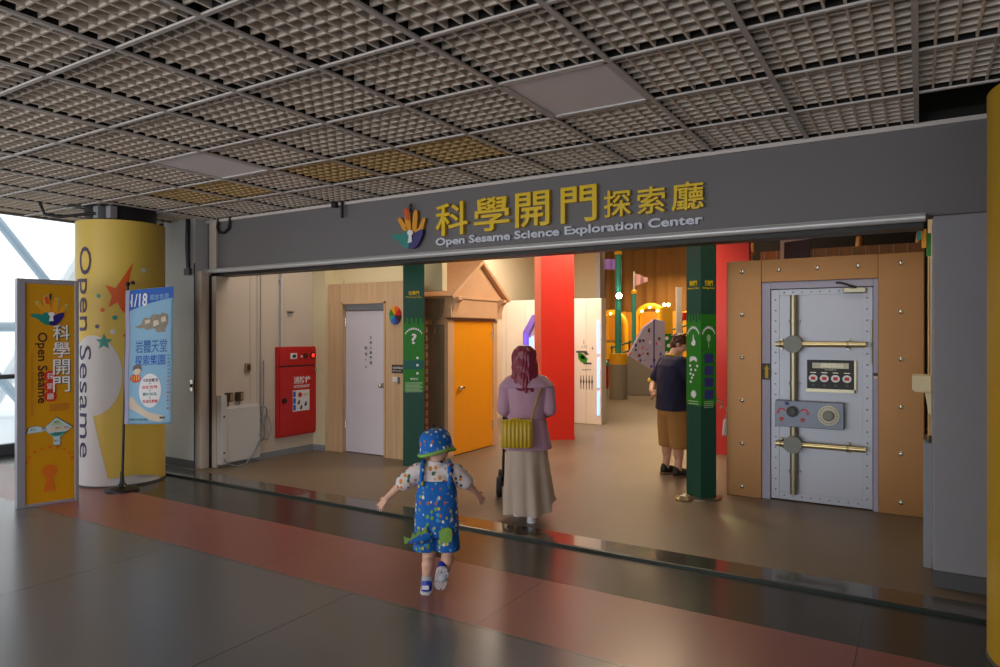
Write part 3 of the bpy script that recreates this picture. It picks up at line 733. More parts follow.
# ================================================================== INSIDE, LEFT
def left_wall_things():
    X = -7.27
    fn = lambda u, v, w=0.: Vector((w, u, v))       # wall-local: u along +Y, w out of the wall
    # fire cabinet
    t = thing('fire_hose_cabinet', 'red fire hydrant cabinet with white writing on the left inner wall', 'fire cabinet', (X, 6.508, .265))
    W, H, D = .37, 1.205, .05
    MB().box(0, D, -W, W, 0, H).build('body', 'fire_red', t, bevel=.006)
    dr = MB().box(D-.002, D+.012, -W+.03, W-.03, .03, .93).build('door', 'fire_red', t, bevel=.004)
    MB().box(D-.002, D+.010, -W+.03, W-.03, .96, H-.03).build('control_panel', 'fire_red', t, bevel=.004)
    sm = MB(); sm.box(D, D+.003, -W+.02, W-.02, .932, .957); sm.build('seam', 'fire_dark', t)
    f = lambda u, v, w=0.: Vector((D+.0125+w, u, v))
    lettering('characters', '消防栓', 'white', dr, f, (-.11, .70, .19, .80), .002, .02)
    lettering('words', 'HYDRANT', 'white', dr, f, (-.105, .645, .175, .685), .002, .01)
    nt = shape('notice', rect(-.125, .33, .17, .615), 'white', dr, f, .002)
    g = lambda u, v, w=0.: f(u, v, w+.003)
    for k in range(3):
        shape('notice_tab', rect(-.12, .345+.09*k, -.075, .42+.09*k), 'banner_blue', nt, g, .001)
    shape('notice_picture', disc(0, .55, .035, 16), 'fire_red', nt, g, .001); shape('notice_picture', rect(.05,.53,.15,.57), 'skin_pale', nt, g, .001)
    for u, v in ((-.02,.45),(.10,.42),(.02,.38)): shape('notice_picture', smooth_poly([(u-.03,v-.03),(u+.02,v-.03),(u+.02,v+.04),(u-.01,v+.02)],1), 'outline', nt, g, .001)
    MB().cyl((D+.01, -.27, .49), (D+.028, -.27, .49), .035, 20).build('handle', 'black', dr, smooth=40)
    MB().cyl((D+.005, .28, .88), (D+.03, .28, .88), .028, 18).build('lock', 'chrome', t, smooth=40)
    MB().box(D+.008, D+.03, -.17, -.06, 1.04, 1.12).build('socket', 'paper', t, bevel=.006)
    MB().box(D+.008, D+.034, -.14, -.09, 1.06, 1.10).build('socket', 'black', t)
    MB().cyl((D+.005, .03, 1.07), (D+.02, .03, 1.07), .014, 12).build('indicator', 'white', t)
    MB().cyl((D+.005, .10, 1.08), (D+.025, .10, 1.08), .038, 18).build('push_button', 'fire_dark', t, smooth=40)
    bl = MB().cyl((D+.005, .235, 1.08), (D+.018, .235, 1.08), .05, 20).build('alarm_bell', 'fire_dark', t, smooth=40)
    MB().ell((D+.018, .235, 1.08), (.016, .026, .026)).build('lamp', 'red_glow', bl, smooth=60)
    # white conduit running down to the cabinet
    t = thing('conduit', 'white pipe coming down the wall to the red cabinet', 'pipe', (X, 6.225, 1.45))
    MB().tube([(.03, 0, 0), (.03, 0, 2.1)], .018, 12).build('pipe', 'white_metal', t, smooth=50)
    c = MB(); c.box(0, .05, -.028, .028, .9, .93); c.build('clip', 'white_metal', t)
    # twin flat trunking with seam
    t = thing('cable_trunking', 'thin pale cable trunking running up the wall left of the red cabinet', 'trunking', (X, 5.86, .7))
    MB().box(0, .014, -.014, .014, .0, 2.9).build('channel', 'wall_cream', t, bevel=.002)
    MB().tube([(.018, .03, -.1), (.02, .032, 1.0), (.018, .035, 2.9)], .005, 8).build('cable', 'grey_metal', t, smooth=60)
    MB().box(0, .004, -.12, -.116, 0, 2.9).build('panel_seam', 'seam', t)
    # low white board with two sockets
    t = thing('socket_board', 'low white boxed panel with two dark sockets at the left wall end', 'panel', (X, 5.52, .02))
    MB().box(0, .07, -.24, .32, .05, .71).build('board', 'white_metal', t, bevel=.004)
    MB().box(0, .085, -.26, -.18, .04, .88).build('side_trunk', 'white_metal', t, bevel=.004)
    MB().box(0, .035, -.18, .32, .70, .735).build('cap_rail', 'white_metal', t, bevel=.003)
    for y in (-.11, .045):
        s = MB().box(0, .05, y-.045, y+.045, .79, .90).build('socket', 'brown_dark', t, bevel=.006)
        MB().box(.05, .056, y+.0, y+.035, .80, .89).build('socket_face', 'beige_socket', s, bevel=.003)
        MB().tube([(.02, y, .735), (.02, y, .79)], .008, 8).build('stub_cable', 'grey_metal', t)
    for z in (.18, .62): MB().cyl((.083, -.22, z), (.09, -.22, z), .012, 10).build('screw', 'black_steel', t)
    t = thing('wall_socket', 'small beige wall socket above the low white panel', 'socket', (X, 5.70, 1.22))
    MB().box(0, .03, -.04, .04, -.055, .055).build('plate', 'beige_socket', t, bevel=.006)
    MB().box(.03, .035, -.022, .022, -.035, .035).build('face', 'brown_dark', t)
    t = thing('wall_hook', 'small dark bracket high on the wall above the red cabinet', 'bracket', (X, 6.38, 1.93))
    MB().box(0, .04, -.045, .045, 0, .018).build('bar', 'black_steel', t, bevel=.003)
    MB().box(0, .02, -.02, .01, -.05, 0).build('tab', 'white_metal', t)
    # coil of cable hanging, trailing to the floor
    pts = [Vector((.03, 5.93, 1.3))]
    pts.append(Vector((.035, 5.925, .72)))
    for k in range(40):
        a = PI/2-2*PI*k/13; pts.append(Vector((.05+.012*math.sin(k), 5.90+.07*math.cos(a), .60+.11*math.sin(a))))
    for k in range(22):
        a = PI/2+2*PI*k/16; pts.append(Vector((.055, 5.89+.06*math.cos(a)-.002*k, .41+.14*math.sin(a))))
    for y, z, x in ((5.87,.22,.06),(5.80,.22,.06),(5.74,.28,.06),(5.80,.31,.06),(5.86,.26,.07),(5.95,.20,.08),(6.03,.34,.06),(6.0,.48,.05),(5.93,.52,.05),(5.85,.25,.08),(5.74,.08,.09),(5.58,-.045,.13),(5.42,-.045,.16),(5.30,.02,.12),(5.26,.10,.10)):
        pts.append(Vector((x, y, z+.07)))
    q = []
    for i in range(len(pts)-1):
        q += [pts[i].lerp(pts[i+1], .0), pts[i].lerp(pts[i+1], .5)]
    o = MB().tube([(X+p.x, p.y, p.z) for p in q], .0085, 8).build('power_cable', 'grey_metal', smooth=60)
    tag(o, 'grey cable hanging in a coil on the left wall and trailing to the floor', 'cable')

def door_wall():
    Y = 6.85
    w = MB(); w.box(-7.03, -6.76, Y, 7.0, .02, 2.33); w.box(-5.985, -5.45, Y, 7.0, .02, 2.33); w.box(-6.76, -5.985, Y, 7.0, 2.06, 2.33)
    struct(w.build('wall_back', 'wood_wall'))
    j = MB(); j.box(-6.77, -6.745, Y-.012, 7.0, .02, 2.075); j.box(-6.0, -5.975, Y-.012, 7.0, .02, 2.075); j.box(-6.77, -5.975, Y-.012, 7.0, 2.05, 2.075)
    struct(j.build('trim_14', 'wood_wall'))
    d = MB().box(-6.745, -6.0, Y+.06, Y+.10, .03, 1.955).build('door_1', 'door_white', bevel=.004); struct(d)
    MB().box(-6.745, -6.0, Y+.05, Y+.10, 1.965, 2.05).build('top_strip', 'grey_metal', d)
    f = lambda u, v, w=0.: Vector((u, Y+.0595-w, v))
    lettering('notice_words', '工作人員專用', 'outline', d, f, (-6.31, 1.22, -6.265, 1.63), .002, .03, vertical=True)
    lettering('notice_words', '請勿進入', 'outline', d, f, (-6.395, 1.16, -6.35, 1.50), .002, .03, vertical=True)
    h = MB(); h.cyl((-6.06, Y+.06, .96), (-6.06, Y-.0, .96), .014, 12); h.ell((-6.06, Y-.01, .96), (.032, .028, .032)); h.cyl((-6.06, Y+.06, .96), (-6.06, Y+.05, .96), .035, 18)
    h.build('knob', 'chrome', d, smooth=45)
    for z in (.35, 1.75): MB().cyl((-6.74, Y+.055, z), (-6.74, Y+.055, z+.11), .012, 10).build('hinge', 'chrome', d, smooth=45)
    # emblem, plate, switch on the laminate
    t = thing('colour_disc', 'round plaque of coloured petals on the laminate wall right of the white door', 'plaque', (-5.80, Y, 1.885))
    for k, m in enumerate(('fire_red', 'orange', 'hand_orange', 'green', 'teal', 'banner_blue', 'navy_print', 'maroon')):
        a = 2*PI*k/8; c, s = math.cos(a), math.sin(a)
        pl = [(0, 0)]+[(.095*math.cos(a+PI/4*j/6), .12*math.sin(a+PI/4*j/6)) for j in range(7)]
        shape('petal', pl, m, t, lambda u, v, w=0.: Vector((u, -.002-w, v)), .02)
    t = thing('door_plate', 'small dark sign plate on the laminate wall beside the green post', 'sign', (-5.76, Y, 1.19))
    MB().box(-.10, .10, -.012, 0, -.055, .055).build('plate', 'brown_dark', t, bevel=.002)
    lettering('plate_words', '地震體驗區', 'white', t, lambda u, v, w=0.: Vector((u, -.0125-w, v)), (-.085, -.0, .085, .03), .001)
    lettering('plate_words', 'Please keep quiet', 'white', t, lambda u, v, w=0.: Vector((u, -.0125-w, v)), (-.085, -.035, .06, -.015), .001)
    t = thing('wall_switch', 'white push switch below the small dark sign plate', 'switch', (-5.795, Y, 1.055))
    MB().box(-.05, .03, -.02, 0, -.03, .03).build('plate', 'paper', t, bevel=.006)
    MB().box(.045, .06, -.03, 0, -.06, .03).build('key_holder', 'grey_metal', t, bevel=.003)

def green_post(name, lab, loc, rz, kind):
    t = thing(name, lab, 'post', loc, rz)
    a = .262 if kind == 0 else .205
    h = a/2
    MB().box(-h, h, -h, h, 0, .92).build('lower_casing', 'green_dark', t, bevel=.004)
    MB().box(-h, h, -h, h, .92, 1.82).build('panel_casing', 'green', t, bevel=.003)
    MB().box(-h, h, -h, h, 1.82, 3.5).build('upper_casing', 'green_dark', t, bevel=.004)
    faces = [lambda u, v, w=0.: Vector((u, -h-w-.0005, v))]
    if kind: faces.insert(0, lambda u, v, w=0.: Vector((-h-w-.0005, -u, v)))
    for n, f in enumerate(faces):
        s = a/.262
        names = ('化學門', 'Chemistry Gate') if kind == 0 else (('物理門', 'Physics Gate') if n == 0 else ('生物門', 'Biology Gate'))
        lettering('gate_name', names[0], 'gold', t, f, (-.065*s, 2.10, .065*s, 2.155), .004, .012)
        lettering('gate_name', names[1], 'gold', t, f, (-.10*s, 2.065, .10*s, 2.088), .003, .01)
        if kind == 0 or n == 0:
            for k in range(5): shape('fringe', rect(-.12*s+.055*s*k, 1.76-.02*(k % 2), -.095*s+.055*s*k, 1.822), 'green_dark', t, f, .002)
        for k in range(9):
            q = R(35+110*k/8)
            cu, cv = -.12*s*math.cos(q), 1.56+.13*math.sin(q)
            shape('arc_letter', [(cu+x*math.sin(q)-y*-math.cos(q)*0, cv+y+x*-math.cos(q)*-.0) for x, y in rect(-.011*s, -.012, .011*s, .012)], 'white', t, f, .002)
        if kind == 0:
            lettering('question_mark', '?', 'white', t, f, (-.03, 1.50, .035, 1.63), .002, .02)
            shape('band', rect(-.12, 1.19, .125, 1.30), 'green_mid', t, f, .001)
            for z in (1.14, 1.24, 1.33): shape('band_mark', disc(.045, z, .016, 14), 'white', t, lambda u, v, w: f(u, v, w+.001), .002)
            lettering('panel_words', '動手做', 'white', t, f, (-.04, 1.055, .055, 1.085), .001, .02)
            for k in range(8): shape('panel_line', rect(-.105, 1.02-.016*k, .105-(.03 if k % 3 == 2 else 0), 1.028-.016*k), 'pale_green', t, f, .001)
        elif n == 0:
            shape('pointing_hand', smooth_poly([(-.005,1.62),(.005,1.62),(.008,1.57),(.03,1.56),(.028,1.51),(-.02,1.51),(-.032,1.545),(-.008,1.55)], 1), 'white', t, f, .002)
            shape('snail_mark', smooth_poly([(-.05,1.40),(.02,1.405),(.055,1.38),(.045,1.34),(.02,1.37),(-.02,1.36),(-.05,1.34)], 1), 'white', t, f, .002)
            for u, v in ((-.045,1.31),(-.03,1.27),(-.04,1.23),(-.02,1.19),(-.035,1.15),(.0,1.22),(.03,1.27),(.055,1.31)): shape('trail_dot', disc(u, v, .013, 12), 'white', t, f, .002)
            shape('burst', star(.005, 1.03, .045, .62, 10), 'white', t, f, .002)
            for k in range(2): shape('panel_line', rect(-.07, .955-.025*k, .07, .963-.025*k), 'pale_green', t, f, .001)
        else:
            shape('tree_mark', disc(0, 1.585, .025, 16, .035), 'pale_green', t, f, .002); shape('tree_mark', rect(-.004, 1.49, .004, 1.56), 'pale_green', t, f, .002)
            for z in (1.385, 1.265, 1.15, 1.03): shape('square_picture', rect(-.055, z-.045, .06, z+.045), 'navy_print', t, f, .002)
            for k in range(4): shape('panel_line', rect(-.06, .955-.018*k, .06, .962-.018*k), 'pale_green', t, f, .001)
    if kind:
        MB().lathe([(.20, 0), (.20, .012), (.17, .018)], n=36).build('base_plate', 'bronze', t, smooth=40)
    return t

def playhouse():
    t = thing('playhouse', 'peach plaster playhouse with gabled roof and yellow door beside the green post', 'playhouse', (-5.30, 7.88, .02))
    # local: front faces +X
    MB().box(-1.5, 0, -.62, .62, 0, 2.11).build('walls', 'house_stone', t, bevel=.004)
    # grey slabs painting eave and column shade on the hall side; brick edge
    MB().box(-.28, -.02, -.632, -.62, .1, 1.75).build('side_shade_slab', 'house_shade', t)
    MB().prism([(-.30, 2.09), (-.02, 2.09), (-.06, 1.85), (-.14, 1.80), (-.16, 1.62), (-.2, 1.80), (-.30, 1.85)], lambda u, v, w: Vector((u, -.634-w, v)), .03).build('eave_shade_slab', 'house_shade', t)
    MB().box(-.62, -.28, -.68, -.60, 0, 1.80).build('brick_pier', 'brick', t)
    jb = MB(); jb.box(0, .03, -.615, -.475, 0, 1.82); jb.box(0, .03, .505, .615, 0, 1.82); jb.box(0, .03, -.475, .505, 1.805, 1.82)
    jb.build('door_jamb', 'house_stone', t, bevel=.004)
    d = MB().box(0, .02, -.47, .50, .012, 1.80).build('door', 'door_yellow', t, bevel=.003)
    h = MB(); h.cyl((.02, -.36, .90), (.06, -.36, .90), .013, 12); h.ell((.07, -.36, .90), (.022, .03, .03)); h.box(.05, .065, -.36, -.26, .89, .91)
    h.build('handle', 'chrome', d, smooth=45)
    for z in (.25, 1.55): MB().cyl((.022, .49, z), (.022, .49, z+.12), .011, 10).build('hinge', 'chrome', d, smooth=45)
    e = MB(); e.box(0, .10, -.64, .64, 1.84, 2.09); e.build('frieze', 'house_stone', t, bevel=.006)
    for y in (-.56, .56):
        b = MB(); b.prism([(0, 2.11), (.20, 2.11), (.20, 2.07), (.15, 2.03), (.11, 1.92), (.10, 1.84), (0, 1.84)], lambda u, v, w: Vector((u, y-.05+w, v)), .10)
        b.build('bracket', 'house_stone', t, bevel=.004)
    # gable and roof; ridge along X
    r = MB(); yc = .06
    r.prism([(yc-.60, 2.12), (yc+.60, 2.12), (yc, 2.60)], lambda u, v, w: Vector((.08-w, u, v)), 1.5)
    r.build('gable', 'house_stone', t)
    for s in (-1, 1):
        q = MB(); q.prism([(yc, 2.65), (yc, 2.59), (yc+s*.70, 2.085), (yc+s*.74, 2.12)], lambda u, v, w: Vector((.15-w, u, v)), 1.65)
        q.build('roof_slope', 'house_stone', t, bevel=.004)
    MB().box(-1.5, .12, -.66, .68, 2.09, 2.125).build('cornice', 'house_stone', t, bevel=.004)

def red_column():
    t = thing('red_column', 'tall square red column behind the woman', 'column', (-4.89, 9.57, .02), R(40))
    a = .26
    MB().box(-a, a, -a, a, 0, 3.56).build('casing', 'col_red', t, bevel=.004)
    MB().box(-a-.004, a+.004, -a-.004, a+.004, 0, .05).build('plinth', 'col_red', t)
    t = thing('red_partition', 'flat red partition standing between the green post and the vault wall', 'partition', (-1.85, 9.4, .02))
    MB().box(-.5, -.07, 0, .12, 0, 3.3).build('board', 'col_red', t, bevel=.004)
    MB().box(-.5, -.07, -.006, .126, 0, .04).build('plinth', 'col_red', t)

def partition():
    t = thing('white_partition', 'white panelled partition with blue light strips beyond the red column', 'partition', (-4.83, 11.3, .02))
    L = 2.6
    MB().box(-L, 0, 0, .22, 0, 2.26).build('body', 'partition', t, bevel=.01)
    for k in range(6):
        MB().box(-L+.42*k+.2, -L+.42*k+.206, -.003, 0, .02, 2.25).build('seam', 'seam', t)
    for z0, z1 in ((.17, .60), (.66, 1.20), (1.27, 1.86)):
        MB().box(-.075, -.035, -.012, 0, z0, z1).build('light_strip', 'led', t)
    # six-sided portal with violet light
    hx = [(-1.55, .08), (-1.55, 1.66), (-1.35, 1.98), (-.75, 1.98), (-.55, 1.66), (-.55, .08)]
    hi = [(-1.44, .08), (-1.44, 1.62), (-1.30, 1.86), (-.80, 1.86), (-.66, 1.62), (-.66, .08)]
    m = MB(); f = lambda u, v, w: Vector((u, -.001-w, v))
    for i in range(5):
        m.prism([hx[i], hx[i+1], hi[i+1], hi[i]], f, .10)
    m.build('portal_frame', 'purple_frame', t)
    MB().box(-1.435, -1.39, -.06, -.01, .35, 1.55).build('portal_light', 'led', t)
    MB().box(-.71, -.665, -.06, -.01, .35, 1.55).build('portal_light', 'led', t)
    MB().box(-1.50, -1.485, -.115, -.102, .2, 1.62).build('portal_light', 'led_purple', t)
    fr = lambda u, v, w=0.: Vector((u, -.001-w, v))
    # marks: green arrows, figure row
    for p, mm in (([(-.46,1.30),(-.30,1.30),(-.26,1.24),(-.32,1.24),(-.34,1.27),(-.46,1.27)], 'outline'), ([(-.43,1.27),(-.36,1.26),(-.28,1.18),(-.30,1.12),(-.38,1.12),(-.43,1.18)], 'green'), ([(-.40,1.23),(-.34,1.23),(-.32,1.17),(-.37,1.16)], 'partition'), ([(-.36,1.12),(-.22,1.12),(-.22,1.09),(-.34,1.09)], 'outline')):
        shape('arrow_mark', [(-.34+(x+.34)*1.25, 1.2+(z-1.2)*1.15) for x, z in p], mm, t, fr, .003)
    lettering('wall_words', '入口', 'outline', t, fr, (-.40, 1.37, -.28, 1.42), .002); shape('wall_mark', rect(-.345, 1.43, -.335, 1.52), 'outline', t, fr, .002)
    lettering('wall_words', '請排隊', 'outline', t, fr, (-.38, .965, -.20, .99), .002)
    for k in range(5):
        u = -.40+.055*k
        shape('figure_mark', smooth_poly([(u-.006,.88),(u+.006,.88),(u+.008,.80),(u+.022,.76),(u+.008,.73),(u+.008,.62),(u-.008,.62),(u-.008,.73),(u-.022,.76),(u-.008,.80)], 1), 'outline', t, fr, .002)
    lettering('arrow_mark', '+', 'outline', t, fr, (-.19, 1.33, -.15, 1.40), .002)

# ================================================================== THE VAULT
def vault():
    Y = 7.10
    t = thing('vault_wall', 'copper coloured wall with steel bolts framing the vault door', 'wall panel', (-1.67, Y, .02))
    W = 1.70; H = 2.355
    m = MB(); m.box(0, .335, 0, .5, 0, H); m.box(1.345, W, 0, .5, 0, H); m.box(.335, 1.345, 0, .5, 2.135, H)
    m.build('facing', 'vault_wall', t, bevel=.004)
    for x, z in [(.152, z) for z in (2.247, 1.819, 1.39, .96, .53, .10)]+[(1.526, z) for z in (2.262, 1.826, 1.40, .97, .55, .115)]+[(.498, 2.25), (.843, 2.252), (1.186, 2.253)]:
        b = MB(); b.lathe([(.022, 0), (.022, .006), (.013, .014), (.002, .016)], n=16); b.v = [(x+p[0], -p[2], z+p[1]) for p in b.v]
        b.build('bolt', 'chrome', t, smooth=40)
    fr = MB(); fr.box(.335, .415, .02, .3, 0, 2.135); fr.box(1.305, 1.345, .02, .3, 0, 2.135); fr.box(.415, 1.305, .02, .3, 2.065, 2.135)
    fr.build('jamb', 'vault_frame', t, bevel=.004)
    MB().box(.415, 1.305, .25, .3, 0, 2.065).build('rear_board', 'black', t)
    # the door is a thing of its own, hung in the frame
    d = thing('vault_door', 'grey steel vault door with brass bars, dial and black counter panel', 'door', (-1.67, Y, .02))
    x0, x1 = .42, 1.30; yf = .045
    dm = MB().box(x0, x1, yf, yf+.18, .012, 2.06).build('leaf', 'vault_grey', d, bevel=.004)
    bd = MB()
    for a in ((x0, x0+.075, .012, 2.06), (x1-.085, x1, .012, 2.06), (x0+.075, x1-.085, .012, .085), (x0+.075, x1-.085, 2.0, 2.06)): bd.box(a[0], a[1], yf-.006, yf, a[2], a[3])
    bd.build('border_strip', 'vault_grey', d, bevel=.002)
    for x in (x0+.04, x1-.045):
        for k in range(19):
            z = .10+1.86*k/18; MB().ell((x, yf-.006, z), (.008, .006, .008), 8, 5).build('rivet', 'knob_grey', d, smooth=60)
    for k in range(9):
        for z in (.05, 2.03): MB().ell((x0+.12+.64*k/8, yf-.006, z), (.008, .006, .008), 8, 5).build('rivet', 'knob_grey', d, smooth=60)
    xv = .632
    v = MB(); v.tube([(xv, yf-.05, .08), (xv, yf-.05, 2.0)], .034, 16); v.build('upright_bar', 'bronze', d, smooth=50)
    for z in (1.75, 1.15, .82, .30):
        MB().cyl((xv, yf-.05, z-.012), (xv, yf-.05, z+.012), .042, 16).build('collar', 'bronze', d, smooth=50)
        MB().box(xv-.055, xv+.055, yf-.03, yf, z-.01, z+.01).build('saddle', 'vault_grey', d)
    for z in (1.528, .565):
        MB().tube([(.475, yf-.075, z), (1.25, yf-.075, z)], .027, 16).build('cross_bar', 'gold_tube', d, smooth=50)
        MB().cyl((xv, yf-.03, z), (xv, yf-.125, z), .083, 32).build('hub', 'knob_grey', d, smooth=40)
        for x in (.52, 1.10):
            MB().cyl((x-.01, yf-.075, z), (x+.01, yf-.075, z), .035, 16).build('collar', 'bronze', d, smooth=50)
            MB().box(x-.012, x+.012, yf-.06, yf, z-.05, z+.05).build('saddle', 'bronze', d)
    # counter panel
    c = MB().box(.748, 1.15, yf-.03, yf, 1.10, 1.378).build('counter_panel', 'black', d, bevel=.004)
    rm = MB(); rm.box(.74, 1.165, yf-.034, yf, 1.075, 1.105); rm.box(1.15, 1.168, yf-.034, yf, 1.075, 1.378); rm.build('panel_rim', 'bronze', c)
    f = lambda u, y, w=0.: Vector((u, yf-.0305-w, y))
    shape('window', rect(.795, 1.30, 1.105, 1.352), 'dial', c, f, .003)
    lettering('digits', '00000', 'bronze', c, lambda u, y, w: f(u, y, w+.003), (.87, 1.308, 1.06, 1.346), .002, .02)
    lettering('panel_words', '密碼顯示', 'dial', c, f, (.90, 1.28, 1.0, 1.294), .001)
    for k in range(4):
        x = .802+.096*k
        shape('button', disc(x, 1.205, .038, 24, .035), 'white', c, f, .008)
        shape('button_face', rect(x-.018, 1.19, x+.02, 1.22), 'red_print', c, lambda u, y, w: f(u, y, w+.008), .002)
        shape('button_mark', rect(x-.025, 1.255, x+.025, 1.262), 'bronze', c, f, .001)
        shape('button_mark', rect(x-.012, 1.13, x+.012, 1.15), 'outline', c, f, .001)
    # lock box with dial
    b = MB().box(.475, 1.07, yf-.115, yf, .735, .985).build('lock_box', 'vault_panel', d, bevel=.006)
    g = lambda u, y, w=0.: Vector((u, yf-.1155-w, y))
    MB().cyl((.632, yf-.115, .885), (.632, yf-.14, .885), .052, 28).build('key_boss', 'black', b, smooth=40)
    MB().cyl((.632, yf-.14, .885), (.632, yf-.155, .885), .030, 20).build('key_barrel', 'black_steel', b, smooth=40)
    def arc(cx, cz, r, a0, a1, w):
        n = 12; o = [(cx+(r+w)*math.cos(a0+(a1-a0)*k/n), cz+(r+w)*math.sin(a0+(a1-a0)*k/n)) for k in range(n+1)]
        return o+[(cx+(r-w)*math.cos(a1+(a0-a1)*k/n), cz+(r-w)*math.sin(a1+(a0-a1)*k/n)) for k in range(n+1)]
    for cx, tip in ((.535, -1), (.735, 1)):
        shape('turn_arrow', arc(cx, .875, .033, R(20), R(160), .007), 'red_print', b, g, .003)
        e = cx+tip*.031; shape('turn_arrow', [(e-.016, .882), (e+.016, .882), (e, .855)], 'red_print', b, g, .003)
    for x in (.535, .72): lettering('lock_words', '開' if x < .6 else '關', 'red_print', b, g, (x-.018, .785, x+.018, .825), .003, .05)
    shape('badge', rect(.565, .945, .60, .975), 'navy_print', b, g, .004)
    MB().cyl((.945, yf-.115, .865), (.945, yf-.135, .865), .093, 40).build('dial_ring', 'dial', b, smooth=40)
    for k in range(20):
        a = 2*PI*k/20; shape('dial_tick', disc(.945+.075*math.cos(a), .865+.075*math.sin(a), .005, 8), 'outline', b, lambda u, y, w: g(u, y, w+.02), .001)
    kn = MB(); kn.ring([[(.945+rr*math.cos(2*PI*j/36)*(1+(.05 if j % 3 == 0 else 0)), yy, .865+rr*math.sin(2*PI*j/36)*(1+(.05 if j % 3 == 0 else 0))) for j in range(36)] for rr, yy in ((.048, yf-.135), (.045, yf-.17), (.035, yf-.178))])
    kn.build('dial_knob', 'knob_grey', b, smooth=35)
    # closer arm, hinges, stickers
    cl = MB(); cl.box(1.06, 1.25, yf-.06, yf-.006, 2.005, 2.055); cl.build('closer', 'bronze', d, bevel=.008)
    MB().tube([(1.17, yf-.07, 2.055), (1.05, yf-.07, 2.10), (1.0, -.03, 2.105)], .010, 8).build('closer_arm', 'black_steel', d)
    MB().cyl((x1-.005, yf-.012, 1.35), (x1-.005, yf-.012, 1.75), .010, 10).build('hinge', 'bronze', d)
    st = thing('warning_sticker', 'black and yellow sticker on the left jamb of the vault door', 'sticker', (-1.292, Y+.0195, 1.28))
    shape('backing', rect(-.04, -.085, .035, .075), 'black', st, lambda u, v, w=0.: Vector((u, -w, v)), .002)
    shape('arrow', [(-.012,-.07),(.018,-.07),(.018,.02),(.028,.02),(.003,.06),(-.022,.02),(-.012,.02)], 'cuff_yellow', st, lambda u, v, w=0.: Vector((u, -.002-w, v)), .001)
    st = thing('paper_label', 'small pale label on the right jamb of the vault door', 'label', (-.345, Y+.0195, 1.29))
    shape('backing', rect(-.02, -.03, .018, .0), 'brown_dark', st, lambda u, v, w=0.: Vector((u, -w, v)), .002)
    shape('face', rect(-.016, -.05, .014, -.032), 'skin_pale', st, lambda u, v, w=0.: Vector((u, -w, v)), .002)
    # pale wall shelf and grey cabinet behind the pillar
    t = thing('wall_shelf', 'cream bracket shelf on the right inner wall by the pillar', 'shelf', (.07, 5.95, 1.22))
    b = MB(); b.prism([(.0, .0), (-.10, .0), (-.12, .02), (-.12, .12), (0, .12)], lambda u, v, w: Vector((u, w-.1, v)), .3); b.build('ledge', 'wall_warm', t, bevel=.008)
    b = MB(); b.prism([(0, 0), (-.04, 0), (-.025, -.1), (-.02, -.16), (0, -.17)], lambda u, v, w: Vector((u, w+.0, v)), .1); b.build('bracket', 'wall_warm', t, bevel=.004)
    t = thing('slim_cabinet', 'slim grey upright cabinet tucked behind the right pillar', 'cabinet', (.05, 5.62, .02))
    MB().box(-.03, .06, -.02, .16, 0, .87).build('body', 'grey_metal', t, bevel=.006)
    MB().box(-.0, .04, .0, .12, .87, .905).build('cap', 'black', t, bevel=.004)

